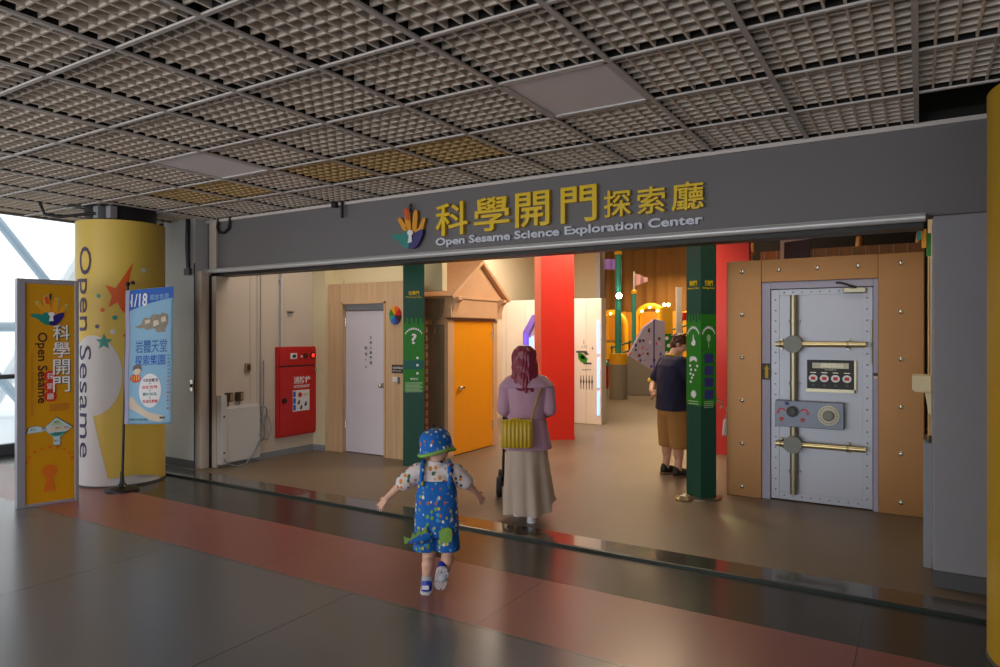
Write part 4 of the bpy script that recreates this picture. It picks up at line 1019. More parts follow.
# ================================================================== FAR HALL
def far_hall():
    VR = R(31.6)
    def teal_pole(name, lab, x, y, rb, z0, z1, grey, flag=None, mast=0, rp=.1):
        t = thing(name, lab, 'pole', (x, y, .02), VR)
        if grey:
            MB().lathe([(rb, 0), (rb, .86)], n=36).build('foot', 'hull', t, smooth=50)
            MB().lathe([(rb-.01, .86), (rb-.01, 1.13)], n=36).build('collar', 'yellow_paint', t, smooth=50)
        MB().lathe([(rp, z0), (rp, z1)], n=24).build('shaft', 'teal_pole', t, smooth=50)
        MB().lathe([(rp+.015, z1-.02), (rp+.02, z1+.02), (rp+.02, z1+.07), (rp*.6, z1+.10), (.01, z1+.1)], n=24).build('cap', 'yellow_paint', t, smooth=40)
        if mast:
            MB().tube([(0, 0, z1), (0, 0, z1+mast)], .022, 10).build('mast', 'white_metal', t, smooth=50)
            m = MB(); rows = []
            w, h, tz, mat = flag
            n = 12
            f0 = [(.02+w*i/n, .05*math.sin(i*.9), tz+h-(.35*h*i/n if mat == 'flag_pink' else 0)) for i in range(n+1)]
            f1 = [(.02+w*i/n, .05*math.sin(i*.9), tz+(.35*h*i/n if mat == 'flag_pink' else 0)) for i in range(n+1)]
            m.ring([f0, f1, [(a, b+.008, c) for a, b, c in f1], [(a, b+.008, c) for a, b, c in f0], f0], cap=False, closed=False)
            m.build('flag', mat, t, smooth=60)
        else:
            MB().tube([(0, 0, z1+.1), (0, 0, z1+.35)], .012, 8).build('mast', 'white_metal', t)
        return t
    teal_pole('teal_pole', 'nearest teal pole with yellow collar and grey round foot in the far hall', -6.43, 16.1, .225, 1.13, 3.62, True, rp=.078)
    teal_pole('teal_pole', 'teal pole with white mast and purple flag behind the white partition', -7.97, 18.55, .2, .02, 3.05, False, (.52, .30, 3.50, 'flag_purple'), .95, .075)
    teal_pole('teal_pole', 'teal pole with white mast and pale pink pennant in the far hall', -6.97, 18.65, .2, .02, 2.78, False, (.36, .38, 2.98, 'flag_pink'), .62, .06)
    # lamp clamped to the nearest pole
    t = thing('spot_lamp', 'bright spot lamp clamped on the nearest teal pole', 'lamp', (-6.35, 15.93, 2.58), VR)
    b = MB(); b.lathe([(.03, .06), (.055, .05), (.075, -.02), (.07, -.02), (.05, .03)], n=20); b.v = [(p[0], p[2]+.02, p[1]) for p in b.v]
    b.build('housing', 'black_steel', t, smooth=45)
    MB().ell((0, -.05, 0), (.07, .05, .07)).build('bulb', 'lamp_warm', t, smooth=60)
    MB().tube([(0, .02, 0), (0, .14, 0)], .012, 8).build('clamp', 'black_steel', t)
    # climbing panel on its angular grey base
    t = thing('climbing_wall', 'violet angular climbing panel on a grey base in the far hall', 'climbing wall', (-6.42, 17.3, .02), VR)
    f = lambda u, v, w: Vector((u, w, v))
    MB().prism([(-.18, 1.05), (.22, 1.80), (.52, 2.02), (.78, 1.95), (.78, .60), (.50, .55)], f, .25).build('panel', 'climb', t, bevel=.01)
    MB().box(.47, .50, -.02, .0, .56, 1.98).build('edge_post', 'navy_print', t)
    MB().prism([(-.42, .0), (.40, .0), (.72, .55), (.50, .62), (-.20, 1.05), (-.42, 1.0)], lambda u, v, w: Vector((u, w-.12, v)), .7).build('base', 'hull', t, bevel=.015)
    for u, v in ((.0, 1.2), (.2, 1.45), (.32, 1.1), (.1, 1.05), (.35, 1.7), (.62, 1.5), (.66, 1.0), (.60, .8)):
        MB().ell((u, -.02, v), (.035, .03, .03), 10, 6).build('hold', 'maroon', t, smooth=60)
    # ramp with green railings
    t = thing('ramp_railing', 'green railed ramp rising to the right across the far hall', 'railing', (-7.1, 19.55, .02), VR)
    for z in (1.55, 1.30, .95): MB().tube([(-.9, 0, z-.35), (1.8, 0, z+.45)], .028, 8).build('rail', 'green_dark', t, smooth=50)
    for k in range(6):
        u = -.85+.52*k; MB().tube([(u, 0, 0), (u, 0, 1.25+.295*(u+.9))], .022, 8).build('upright', 'green_dark', t, smooth=50)
    MB().prism([(-.9, 0), (1.8, 0), (1.8, 1.05), (-.9, .35)], lambda u, v, w: Vector((u, w+.05, v)), .08).build('ramp_side', 'hall_wood', t)
    # yellow headed marker post, white post with red box
    t = thing('marker_post', 'square post with yellow head and green panel of white marks, behind the man', 'post', (-5.93, 18.35, .02), VR)
    MB().box(-.14, .14, -.14, .14, 0, 1.62).build('panel_casing', 'green', t, bevel=.004)
    MB().box(-.14, .14, -.14, .14, 1.62, 2.34).build('head_casing', 'yellow_paint', t, bevel=.004)
    for k in range(5): shape('mark', disc(-.02+.05*(k % 2), 1.5-.2*k, .05, 14), 'white', t, lambda u, v, w=0.: Vector((u, -.141-w, v)), .004)
    for u in (-.06, .06): MB().ell((u, 0, 2.42), (.045, .045, .045)).build('lamp', 'lamp_small', t, smooth=60)
    t = thing('white_post', 'slim white post carrying a red box in the far hall', 'post', (-5.75, 18.9, .02), VR)
    MB().box(-.075, .075, -.06, .06, 0, 2.92).build('shaft', 'white_metal', t, bevel=.005)
    MB().box(.10, .42, -.1, .1, 2.0, 2.22).build('red_box', 'fire_red', t, bevel=.01)
    MB().box(.06, .12, -.03, .03, 2.08, 2.14).build('arm', 'white_metal', t)
    # yellow glowing exhibits along the back wall
    for i, (x, y, lab, h, w) in enumerate(((-8.3, 20.4, 'yellow arched exhibit frame, leftmost by the teal poles', 2.3, .9), (-7.2, 20.9, 'yellow arched exhibit frame behind the climbing panel', 2.5, 1.0), (-6.0, 21.4, 'yellow arched exhibit frame nearest the brown curtain on the right', 2.3, .9))):
        t = thing('arch_frame', lab, 'exhibit', (x, y-.15, .02), 0, 'yellow arched exhibit frames')
        pts = [(-w/2, 0, 0)]+[(w/2*math.cos(PI-PI*k/14), 0, h-w/2+w/2*math.sin(PI-PI*k/14)) for k in range(15)]+[(w/2, 0, 0)]
        MB().tube(pts, .09, 10).build('arch', 'yellow_paint', t, smooth=50)
        MB().box(-w/2, w/2, .02, .08, .02, h*.62).build('back_board', 'hall_wood', t)
        for k in range(3): MB().ell((-w/4+w/4*k, -.12, h-.05-(.12 if k != 1 else 0)), (.035, .035, .035)).build('lamp', 'lamp_small', t, smooth=60)
        MB().box(-w/2+.1, w/2-.1, -.03, .02, h*.35, h*.58).build('screen', 'yellow_paint', t, bevel=.01)
    t = thing('exhibit_backdrop', 'long amber timber backdrop board before the brown curtain', 'backdrop', (-6.6, 21.75, .02), 0)
    MB().box(-2.6, 2.4, .1, .22, 0, 2.35).build('board', 'amber_board', t)
    for k in range(9): MB().box(-2.55+.6*k, -2.47+.6*k, .06, .1, 0, 2.38).build('batten', 'yellow_paint', t)
    t = thing('red_bin', 'small red and white bin beside the grey pole foot', 'bin', (-6.95, 16.4, .02), VR)
    MB().lathe([(.12, .0), (.12, .22)], n=20).build('foot', 'white_metal', t, smooth=50)
    MB().lathe([(.13, .22), (.13, .80)], n=20).build('body', 'fire_red', t, smooth=50)
    MB().lathe([(.135, .80), (.135, .86), (.09, .94), (.01, .96)], n=20).build('lid', 'teal_pole', t, smooth=50)
    # timber works seen over the vault wall
    t = thing('timber_hut', 'timber hut with white gable board and red panel seen over the vault wall', 'hut', (-1.4, 10.3, .02))
    MB().box(-.55, 1.45, 0, .6, 0, 2.80).build('walls', 'hall_wood', t)
    MB().box(-.22, .10, -.06, 0, 2.40, 2.92).build('red_board', 'maroon', t)
    MB().box(-.27, -.22, -.08, 0, 2.30, 3.02).build('white_post', 'white_metal', t)
    MB().prism([(-.27, 2.90), (-.27, 3.03), (.02, 3.03), (.26, 2.95)], lambda u, v, w: Vector((u, -.09+w, v)), .05).build('gable_board', 'white_metal', t)
    for k in range(12): MB().box(-.5+.16*k, -.49+.16*k, -.01, 0, 0, 2.80).build('batten', 'seam', t)
    t = thing('lamp_truss', 'dark truss with small lamps hanging above the timber hut', 'truss', (-1.2, 12., 3.2))
    for z in (0, .3): MB().tube([(-1.6, 0, z), (2.2, 0, z+.04)], .03, 8).build('chord', 'black_steel', t)
    for k in range(10): MB().tube([(-1.5+.36*k, 0, 0), (-1.32+.36*k, 0, .32)], .015, 6).build('web', 'black_steel', t)
    for k in range(4):
        s = MB().tube([(-1.2+.8*k, 0, -.05), (-1.2+.8*k, -.05, -.22)], [.05, .065], 12).build('lamp', 'hall_wood', t)

# ================================================================== PEOPLE
def seg(m, pts, rs, n=14):
    for i in range(len(pts)-1): m.cap(pts[i], pts[i+1], rs[i], rs[i+1], n)
def hand(m, w, d, pn, thumb, L, curl=(.25, .35, .3), fr=None, spread=.16):
    """palm, five bent fingers; w wrist, d direction, pn palm normal, thumb side vector, L hand length"""
    w = Vector(w); d = Vector(d).normalized(); pn = Vector(pn); pn = (pn-d*pn.dot(d)).normalized()
    sd = Vector(thumb); sd = (sd-d*sd.dot(d)-pn*sd.dot(pn)).normalized()
    r = fr or L*.048
    pal = L*.5
    for k in (-1.0, -.35, .35, 1.0):
        m.cap(w+d*L*.05+sd*L*.09*k, w+d*pal+sd*L*.155*k, r*1.45, r*1.25, 10)
    for k, ln in ((1.0, .44), (.34, .50), (-.33, .46), (-1.0, .36)):
        p = w+d*pal+sd*L*.155*k; a = 0; dd = (d+sd*spread*k).normalized()
        for j, (q, c) in enumerate(zip((.46, .30, .24), curl)):
            a += c; v = dd*math.cos(a)+pn*math.sin(a); e = p+v*L*ln*q
            m.cap(p, e, r*(1.05-.1*j), r*(.98-.12*j), 8); p = e
    p = w+d*L*.16+sd*L*.12; a = (d*.62+sd*.72+pn*.25).normalized(); e = p+a*L*.22; m.cap(p, e, r*1.5, r*1.2, 9)
    b = (d*.85+sd*.42+pn*.30).normalized(); g = e+b*L*.17; m.cap(e, g, r*1.15, r*.95, 9); h = g+(b+pn*.2).normalized()*L*.10; m.cap(g, h, r*.95, r*.75, 8)
def head(m, c, h, rot):
    """skull, jaw, nose, ears, brow; c centre, h head height, rot 3x3"""
    T = lambda x, y, z: Vector(c)+rot@Vector((x*h, y*h, z*h))
    m.ell(T(0, -.03, .12), (.345*h, .41*h, .38*h), rot=rot); m.ell(T(0, .10, -.14), (.27*h, .28*h, .34*h), rot=rot)
    m.cap(T(-.06, .24, -.40), T(.06, .24, -.40), .10*h, .10*h); m.cap(T(0, .36, .06), T(0, .43, -.10), .045*h, .065*h)
    m.cap(T(-.17, .30, .10), T(.17, .30, .10), .06*h, .06*h); m.ell(T(-.15, .26, -.12), (.10*h, .10*h, .10*h)); m.ell(T(.15, .26, -.12), (.10*h, .10*h, .10*h))
    for s in (-1, 1): m.ell(T(s*.355, -.02, -.03), (.045*h, .085*h, .12*h), rot=rot@Matrix.Rotation(R(12*s), 3, 'Z'))
    return T
def face(T, h, rot, parent, brow='hair_brown'):
    for s in (-1, 1):
        e = MB().ell(T(s*.145, .325, .015), (.055*h, .035*h, .032*h), rot=rot).build('eye', 'eye_white', parent, smooth=60)
        MB().ell(T(s*.145, .352, .015), (.024*h, .014*h, .024*h), rot=rot).build('iris', 'eye_dark', e, smooth=60)
        MB().cap(T(s*.07, .37, .115), T(s*.22, .33, .125), .017*h, .013*h, 8).build('eyebrow', brow, parent, smooth=60)
    MB().cap(T(-.07, .375, -.235), T(.07, .375, -.235), .022*h, .022*h, 8).build('mouth', 'lips', parent, smooth=60)

def boy():
    t = thing('person', 'small child in blue dinosaur dungarees and blue sun hat, arms spread, seen from behind', 'person', (-2.62, 3.49, 0), R(33))
    L = {k: Vector(v) for k, v in dict(lsh=(-.115,0,.775), lel=(-.225,-.01,.69), lwr=(-.315,.02,.605), rsh=(.115,0,.775), rel=(.195,.02,.69), rwr=(.245,.075,.625),
        lhip=(-.065,0,.42), lkn=(-.05,.03,.255), lan=(-.062,.0,.07), rhip=(.065,0,.42), rkn=(.075,.05,.26), ran=(.045,-.035,.125)).items()}
    m = MB()
    m.ell((0,0,.66), (.115,.085,.15)); m.ell((0,0,.50), (.115,.095,.13)); m.cap((0,0,.75), (0,.005,.86), .042, .040)
    seg(m, [(-.05,0,.765), L['lsh'], L['lel'], L['lwr']], [.045,.038,.028,.020]); seg(m, [(.05,0,.765), L['rsh'], L['rel'], L['rwr']], [.045,.038,.028,.020])
    seg(m, [L['lhip'], L['lkn'], L['lan']], [.066,.044,.028]); m.cap((-.055,-.008,.19), (-.06,-.005,.13), .040,.032)
    seg(m, [L['rhip'], L['rkn'], L['ran']], [.066,.044,.028]); m.cap((.068,.01,.20), (.055,-.012,.16), .040,.032)
    m.cap(L['lan'], (-.068,.075,.035), .028,.026); m.cap(L['ran'], (.035,.0,.05), .028,.026)
    hand(m, L['lwr'], (-.50,.12,-.62), (.3,.5,-.2), (.35,.9,.1), .115, (.12,.2,.2), .0062, .25)
    hand(m, L['rwr'], (.42,.25,-.60), (-.4,.5,-.1), (-.2,.9,.1), .115, (.12,.2,.2), .0062, .25)
    rot = Matrix.Rotation(R(-38), 3, 'Z') @ Matrix.Rotation(R(-12), 3, 'X')
    T = head(m, (0, .005, .915), .20, rot)
    skin(m, 'body', 'skin_boy', t, .0036, 5)
    face(T, .205, rot, t)
    # T-shirt
    s = MB(); s.ell((0,0,.665), (.125,.096,.155)); s.cap((-.06,0,.77), (.06,0,.77), .062, .062); s.lathe([(.058,.80),(.056,.845)], n=20)
    for sg, k in ((-1,'l'),(1,'r')):
        a, b = L[k+'sh'], L[k+'el']; s.cap(Vector((sg*.06,0,.765)), a, .058, .056); s.cap(a, a.lerp(b,.80), .056, .056)
    skin(s, 'shirt', 'boy_white', t, .006, 5)
    # dungarees: bib, seat and two short legs in one piece
    d = MB()
    fold = lambda a, z: 1+.022*math.sin(a*7+z*30)+.012*math.sin(a*13-z*50)
    d.loft([(0,0,.38,.132,.112),(0,0,.44,.142,.118),(0,0,.52,.136,.112),(0,0,.60,.133,.106),(0,0,.68,.126,.100),(0,0,.725,.112,.098)], 48, 2.5, fold)
    for sg, k in ((-1,'l'),(1,'r')):
        d.loft([(sg*.070,.015,.272,.078,.080),(sg*.070,.012,.285,.080,.083),(sg*.068,.006,.34,.078,.088),(sg*.062,0,.44,.075,.10)], 32, 2.2, fold)
    o = skin(d, 'dungarees', 'boy_blue', t, .006, 3)
    for sg in (-1, 1):
        MB().tube([(sg*.085,-.092,.70),(sg*.088,-.085,.76),(sg*.085,-.055,.822),(sg*.08,0,.838),(sg*.08,.05,.82),(sg*.075,.095,.74)], [.014]*6, 10).build('strap', 'boy_blue', o, smooth=60)
    pk = smooth_poly([(.02,.44),(.10,.455),(.105,.37),(.095,.355),(.03,.352)], 1)
    shape('pocket', pk, 'lime', o, lambda u, v, w: Vector((u, -.118-w+.25*max(0,u-.06), v)), .008)
    # dinosaur tail with lime spikes
    tl = MB(); pts = [(-.05,-.10,.40),(-.09,-.125,.385),(-.13,-.14,.372),(-.165,-.15,.375)]
    tl.tube(pts, [.045,.036,.024,.008], 12); o2 = tl.build('tail', 'boy_blue', o, smooth=60)
    sp = MB()
    sp.prism([(-.02,.405),(-.055,.425),(-.052,.47),(-.085,.425),(-.10,.45),(-.12,.41),(-.135,.43),(-.15,.39),(-.19,.405),(-.185,.36),(-.14,.375),(-.09,.395)], lambda u, v, w: Vector((u, -.125+.0*u-w+(.15*(u+.05)), v)), .014)
    sp.build('tail_spikes', 'lime', o2)
    # hat: domed crown and turned brim, lime lining
    hm = Matrix.Translation(Vector((.0,.004,.935))) @ Matrix.Rotation(R(-20), 4, 'Y') @ rot.to_4x4() @ Matrix.Rotation(R(4), 4, 'Y')
    h = MB(); h.x = hm
    h.loft([(0,-.005,.0,.098,.108),(0,-.005,.04,.099,.108),(0,-.004,.075,.088,.096),(0,-.004,.10,.062,.07),(0,-.004,.112,.03,.034),(0,-.004,.114,.004,.004)], 40, 2.1, lambda a, z: 1+.012*math.sin(a*6))
    crown = h.build('hat', 'boy_blue', t, smooth=70)
    b = MB(); b.x = hm
    row = lambda r0, z0, k: [((r0+.0)*math.cos(2*PI*j/40), (r0*1.09)*math.sin(2*PI*j/40)-.005, z0+k*math.cos(4*PI*j/40)) for j in range(40)]
    b.ring([row(.097,.012,0), row(.103,-.012,.003), row(.109,-.034,.006), row(.111,-.038,.006), row(.105,-.016,.003), row(.095,.002,0)], cap=False)
    b.build('hat_brim', 'boy_blue', crown, smooth=70)
    l = MB(); l.x = hm
    l.tube([p for p in row(.110,-.040,.006)]+[row(.110,-.040,.006)[0]], .0105, 8); l.build('brim_edge', 'lime', crown, smooth=70)
    l = MB(); l.x = hm
    for y, z in ((.10,.045),(.06,.10),(0,.122),(-.06,.10)):
        l.cap((0,y,z-.01), (0,y*1.1,z+.012), .014, .004, 8)
    l.build('hat_spikes', 'black', crown, smooth=70)
    # socks and trainers
    for sg, k in ((-1,'l'),(1,'r')):
        an = L[k+'an']; kn = L[k+'kn']; dr = (kn-an).normalized()
        sk = MB().cap(an-dr*.01, an+dr*.035, .034, .035, 16).build('sock', 'sock', t, smooth=70)
    sh = MB(); sh.cap((-.062,-.012,.042), (-.066,.10,.030), .037, .033); sh.cap((-.062,-.012,.042), (-.062,-.005,.07), .036, .034); sh.cap((-.066,.06,.04), (-.067,.12,.03), .036,.028)
    a = skin(sh, 'shoe', 'shoe_blue', t, .005, 4)
    so = MB(); so.prism(smooth_poly([(-.10,-.05),(-.025,-.05),(-.022,.05),(-.028,.14),(-.066,.158),(-.105,.14),(-.108,.05)],2), lambda u, v, w: Vector((u, v, .001+w)), .022); so.build('sole', 'sole_white', a, bevel=.004)
    shape('side_stripe', rect(-.09,.02,-.045,.045), 'white', a, lambda u, v, w: Vector((u,-.050-w, v+.02)), .002)
    # raised right trainer, toe on the ground, sole turned back
    mt = Matrix.Translation(Vector((.040,-.055,.155))) @ Matrix.Rotation(R(-66), 4, 'X') @ Matrix.Rotation(R(8), 4, 'Z')
    sh = MB(); sh.x = mt; sh.cap((0,.0,.02), (0,.10,.016), .034, .032); sh.cap((0,0,.02), (0,.0,.05), .034, .034)
    a = skin(sh, 'shoe', 'shoe_blue', t, .005, 4)
    so = MB(); so.x = mt; so.prism(smooth_poly([(-.038,-.042),(.038,-.042),(.042,.05),(.036,.125),(0,.145),(-.036,.125),(-.042,.05)],2), lambda u, v, w: Vector((u, v, -.018+w)), .022); so.build('sole', 'sole_white', a, bevel=.004)

def woman():
    B = (-2.915, 5.22, .02); rz = R(29.7)
    B = (-2.93, 5.21, .02)
    t = thing('person', 'woman with long dark red hair in a mauve coat and taupe skirt, walking in', 'person', B, rz); t.scale = (.92, .95, 1)
    m = MB()
    m.ell((0,0,1.08), (.155,.10,.20)); m.ell((0,0,.86), (.16,.12,.14)); m.cap((0,-.01,1.18), (0,.0,1.36), .058,.050)
    for sg in (-1, 1):
        seg(m, [(sg*.08,0,1.22), (sg*.165,-.01,1.21), (sg*.205,-.03,.96), (sg*.17,.20,.93)], [.06,.05,.040,.028])
        hand(m, (sg*.17,.20,.93), (-.1*sg,.9,.05), (-sg*.7,0,-.6), (-sg*.5,.2,.8), .165, (.7,.9,.6), .0078)
    seg(m, [(-.085,0,.84),(-.085,.10,.46),(-.085,.17,.08)], [.085,.055,.036]); seg(m, [(.085,0,.84),(.06,.0,.46),(.045,-.07,.09)], [.085,.055,.036])
    m.cap((-.085,.17,.06), (-.085,.31,.035), .036,.03); m.cap((.045,-.07,.07), (.05,.06,.035), .036,.03)
    rot = Matrix.Rotation(R(6), 3, 'Z') @ Matrix.Rotation(R(-6), 3, 'X')
    T = head(m, (-.02, .0, 1.415), .205, rot)
    skin(m, 'body', 'skin', t, .0055, 5); face(T, .205, rot, t, 'hair_red')
    # skirt with deep folds, swinging
    def fold(a, z):
        k = max(0, min(1, (.66-z)/.4)); return 1+k*(.10*math.sin(a*9+.6)+.05*math.sin(a*5+2+z*2)+.025*math.sin(a*17))
    rows = [(0,0,.86,.15,.11),(0,0,.70,.185,.135),(.0,.0,.55,.20,.16),(.005,.0,.38,.215,.185),(.012,0,.22,.225,.205)]
    sk = MB(); out = []
    for cx, cy, z, rx, ry in rows+[(.02,0,.125,.235,.215)]:
        row = []
        for j in range(90):
            a = 2*PI*j/90; k = fold(a, z); zz = z
            if z < .15: zz = z+.04*math.sin(a+.6)+.028*math.sin(a*3+1)-.035*math.exp(-((a-4.5)/.5)**2)
            row.append((cx+rx*k*math.cos(a), cy+ry*k*math.sin(a), zz))
        out.append(row)
    inner = [[(p[0]*.93, p[1]*.93, p[2]+.008) for p in r] for r in reversed(out[2:])]
    sk.ring(out+inner); sk.build('skirt', 'skirt', t, smooth=70)
    # coat
    def cf(a, z):
        k = max(0, min(1, (.92-z)/.25)); return 1+k*.03*math.sin(a*8+1)+.008*math.sin(a*11+z*22)
    c = MB()
    c.loft([(0,0,.625,.232,.165),(0,0,.64,.233,.166),(0,0,.74,.215,.155),(0,0,.86,.188,.140),(0,0,.905,.172,.130),(0,0,.925,.172,.130),(0,0,.98,.182,.134),(0,-.005,1.08,.198,.138),(0,-.01,1.17,.200,.135),(0,-.01,1.235,.165,.115),(0,-.01,1.275,.105,.085),(0,-.01,1.30,.07,.07)], 64, 2.3, cf)
    for sg in (-1, 1):
        c.cap((sg*.14,-.01,1.205), (sg*.195,-.02,1.15), .066,.072); c.cap((sg*.195,-.02,1.15), (sg*.215,-.035,.975), .070,.066); c.cap((sg*.215,-.035,.975), (sg*.190,.09,.925), .060,.046)
    o = skin(c, 'coat', 'coat', t, .007, 4)
    b = MB(); bl = [(0,0,.900,.181,.139),(0,0,.897,.185,.143),(0,0,.935,.185,.143),(0,0,.932,.181,.139)]
    b.loft(bl, 64, 2.3); b.build('belt', 'coat', o, smooth=40)
    # wide cape collar lying over the shoulders
    cl = MB()
    cl.loft([(0,-.015,1.165,.252,.150),(0,-.015,1.175,.256,.155),(0,-.012,1.222,.212,.136),(0,-.01,1.262,.135,.105),(0,-.008,1.30,.082,.08),(0,-.008,1.315,.066,.07)], 64, 2.4, lambda a, z: 1+.02*math.sin(a*5)*(1 if z < 1.2 else 0))
    cl.build('collar', 'coat', o, smooth=60)
    for sg in (-1, 1):
        MB().tube([(sg*.196,.07,.93), (sg*.183,.13,.927)], [.047,.044], 16).build('cuff', 'dark_cloth', o, smooth=60)
    # hair: cap and long wavy locks down the back
    h = MB(); Hc = Vector((-.02,-.012,1.425))
    h.ell(Hc, (.092,.104,.105)); 
    random.seed(3)
    for k in range(24):
        a = PI+PI*(k+.5)/24; x = .088*math.cos(a); y = .09*math.sin(a)
        L = 1.10+.07*random.random()+(.06 if abs(x) > .07 else 0); ph = random.random()*6
        pts = [(-.02, -.01, 1.518), (-.02+x*.6, -.012+y*.55, 1.508)]; rs = [.012, .020]
        for j in range(9):
            q = j/8; z = 1.47+(L-1.47)*q
            sw = 1+.22*q
            pts.append((-.02+x*sw*(.93 if j == 0 else 1)+.010*math.sin(ph+q*9)+.03*q*0, -.012+y*(.95+.05*q)-.03*max(0, q-.25)-.035*q+.008*math.cos(ph+q*8), z)); rs.append(.026*(1-.55*q**2)+.002)
        h.tube(pts, rs, 8)
    hr = skin(h, 'hair', 'hair_red', t, .006, 2)
    s = MB()
    for dx in (-.012, .012):
        s.tube([(-.02+dx*.6,-.02,1.533),(-.01+dx,-.085,1.50),(.0+dx,-.118,1.44),(.005+dx,-.128,1.36),(.0+dx,-.146,1.28),(.01+dx,-.160,1.20)], [.004,.011,.012,.011,.009,.003], 8)
    s.build('hair_streak', 'hair_streak', hr, smooth=70)
    # shoes
    for x, y, p in ((-.085,.17,0), (.045,-.07,0)):
        sh = MB(); sh.cap((x,y-.015,.045), (x,y+.14,.032), .040,.034); sh.cap((x,y-.015,.045), (x,y-.01,.08), .038,.037)
        a = skin(sh, 'shoe', 'shoe_white', t, .006, 4)
        MB().prism(smooth_poly([(x-.042,y-.06),(x+.042,y-.06),(x+.045,y+.06),(x+.036,y+.17),(x,y+.185),(x-.036,y+.17),(x-.045,y+.06)],2), lambda u, v, w: Vector((u, v, .0+w)), .02).build('sole', 'white', a, bevel=.004)
    # shoulder bag on her back
    g = thing('shoulder_bag', 'mustard yellow pleated bag hanging on the woman in the mauve coat', 'bag', Vector(B)+Matrix.Rotation(rz, 3, 'Z')@Vector((-.085,-.20,.665)), rz)
    bb = MB(); rows = []
    for z, wx, wy in ((0,.128,.035),(.012,.134,.045),(.10,.136,.050),(.19,.134,.040),(.225,.130,.020),(.232,.128,.010)):
        row = []
        for j in range(220):
            a = 2*PI*j/220; ca, sa = math.cos(a), math.sin(a); k = (abs(ca)**4+abs(sa)**4)**-.25
            row.append((wx*k*ca, wy*k*sa*(1+.09*math.sin(wx*k*ca*190)), z))
        rows.append(row)
    bb.ring(rows); body = bb.build('body', 'bag', g, smooth=50)
    MB().tube([(-.128,-.012,.232),(0,-.018,.236),(.128,-.012,.232)], .007, 8).build('rim', 'bag', g, smooth=60)
    MB().tube([(-.05,-.02,.226),(-.045,-.03,.246),(.0,-.034,.250),(.03,-.03,.246),(.035,-.02,.226)], .007, 8).build('top_handle', 'bag', g, smooth=60)
    MB().tube([(.122,-.0,.225),(.150,.015,.33),(.178,.040,.42),(.205,.062,.49),(.222,.095,.545),(.225,.17,.585),(.215,.25,.56),(.19,.31,.45)], .009, 8).build('strap', 'strap', g, smooth=60)
    # pushchair ahead of her
    p = thing('pushchair', 'dark pushchair the woman is pushing, mostly hidden in front of her', 'pushchair', Vector(B)+Matrix.Rotation(rz, 3, 'Z')@Vector((-.035,.95,0)), rz)
    for sg in (-1, 1):
        for y, rr in ((-.10,.10),(.42,.085)):
            w = MB(); w.cyl((sg*.235-.026,y,rr), (sg*.235+.026,y,rr), rr, 28)
            o = w.build('wheel', 'tyre', p, bevel=.01, smooth=40)
            MB().cyl((sg*.235-.029,y,rr), (sg*.235+.029,y,rr), rr*.5, 18).build('hub', 'grey_metal', o, smooth=40)
        MB().tube([(sg*.20,-.10,.11),(sg*.20,.05,.35),(sg*.20,.32,.40),(sg*.21,.42,.10)], .013, 10).build('frame_tube', 'black_steel', p, smooth=60)
        MB().tube([(sg*.20,.22,.36),(sg*.19,-.20,.72),(sg*.17,-.54,.95),(sg*.17,-.62,.98)], .013, 10).build('push_tube', 'black_steel', p, smooth=60)
    MB().tube([(-.185,-.64,.985),(.185,-.64,.985)], .018, 12).build('handle_bar', 'black', p, smooth=60)
    MB().tube([(-.2,-.10,.11),(.2,-.10,.11)], .012, 8).build('axle', 'black_steel', p); MB().tube([(-.21,.42,.10),(.21,.42,.10)], .012, 8).build('axle', 'black_steel', p)
    st = MB(); st.loft([(0,.16,.36,.16,.16),(0,.14,.42,.18,.19),(0,.05,.60,.18,.15),(0,-.05,.80,.175,.10),(0,-.08,.86,.15,.05)], 36, 3); st.build('seat', 'dark_cloth', p, smooth=60)
    cn = MB(); cn.ell((0,.06,.80), (.19,.22,.13)); cn.build('canopy', 'dark_cloth', p, smooth=60)
    MB().box(-.17,.17,-.12,.30,.22,.27).build('basket', 'dark_cloth', p, bevel=.02)

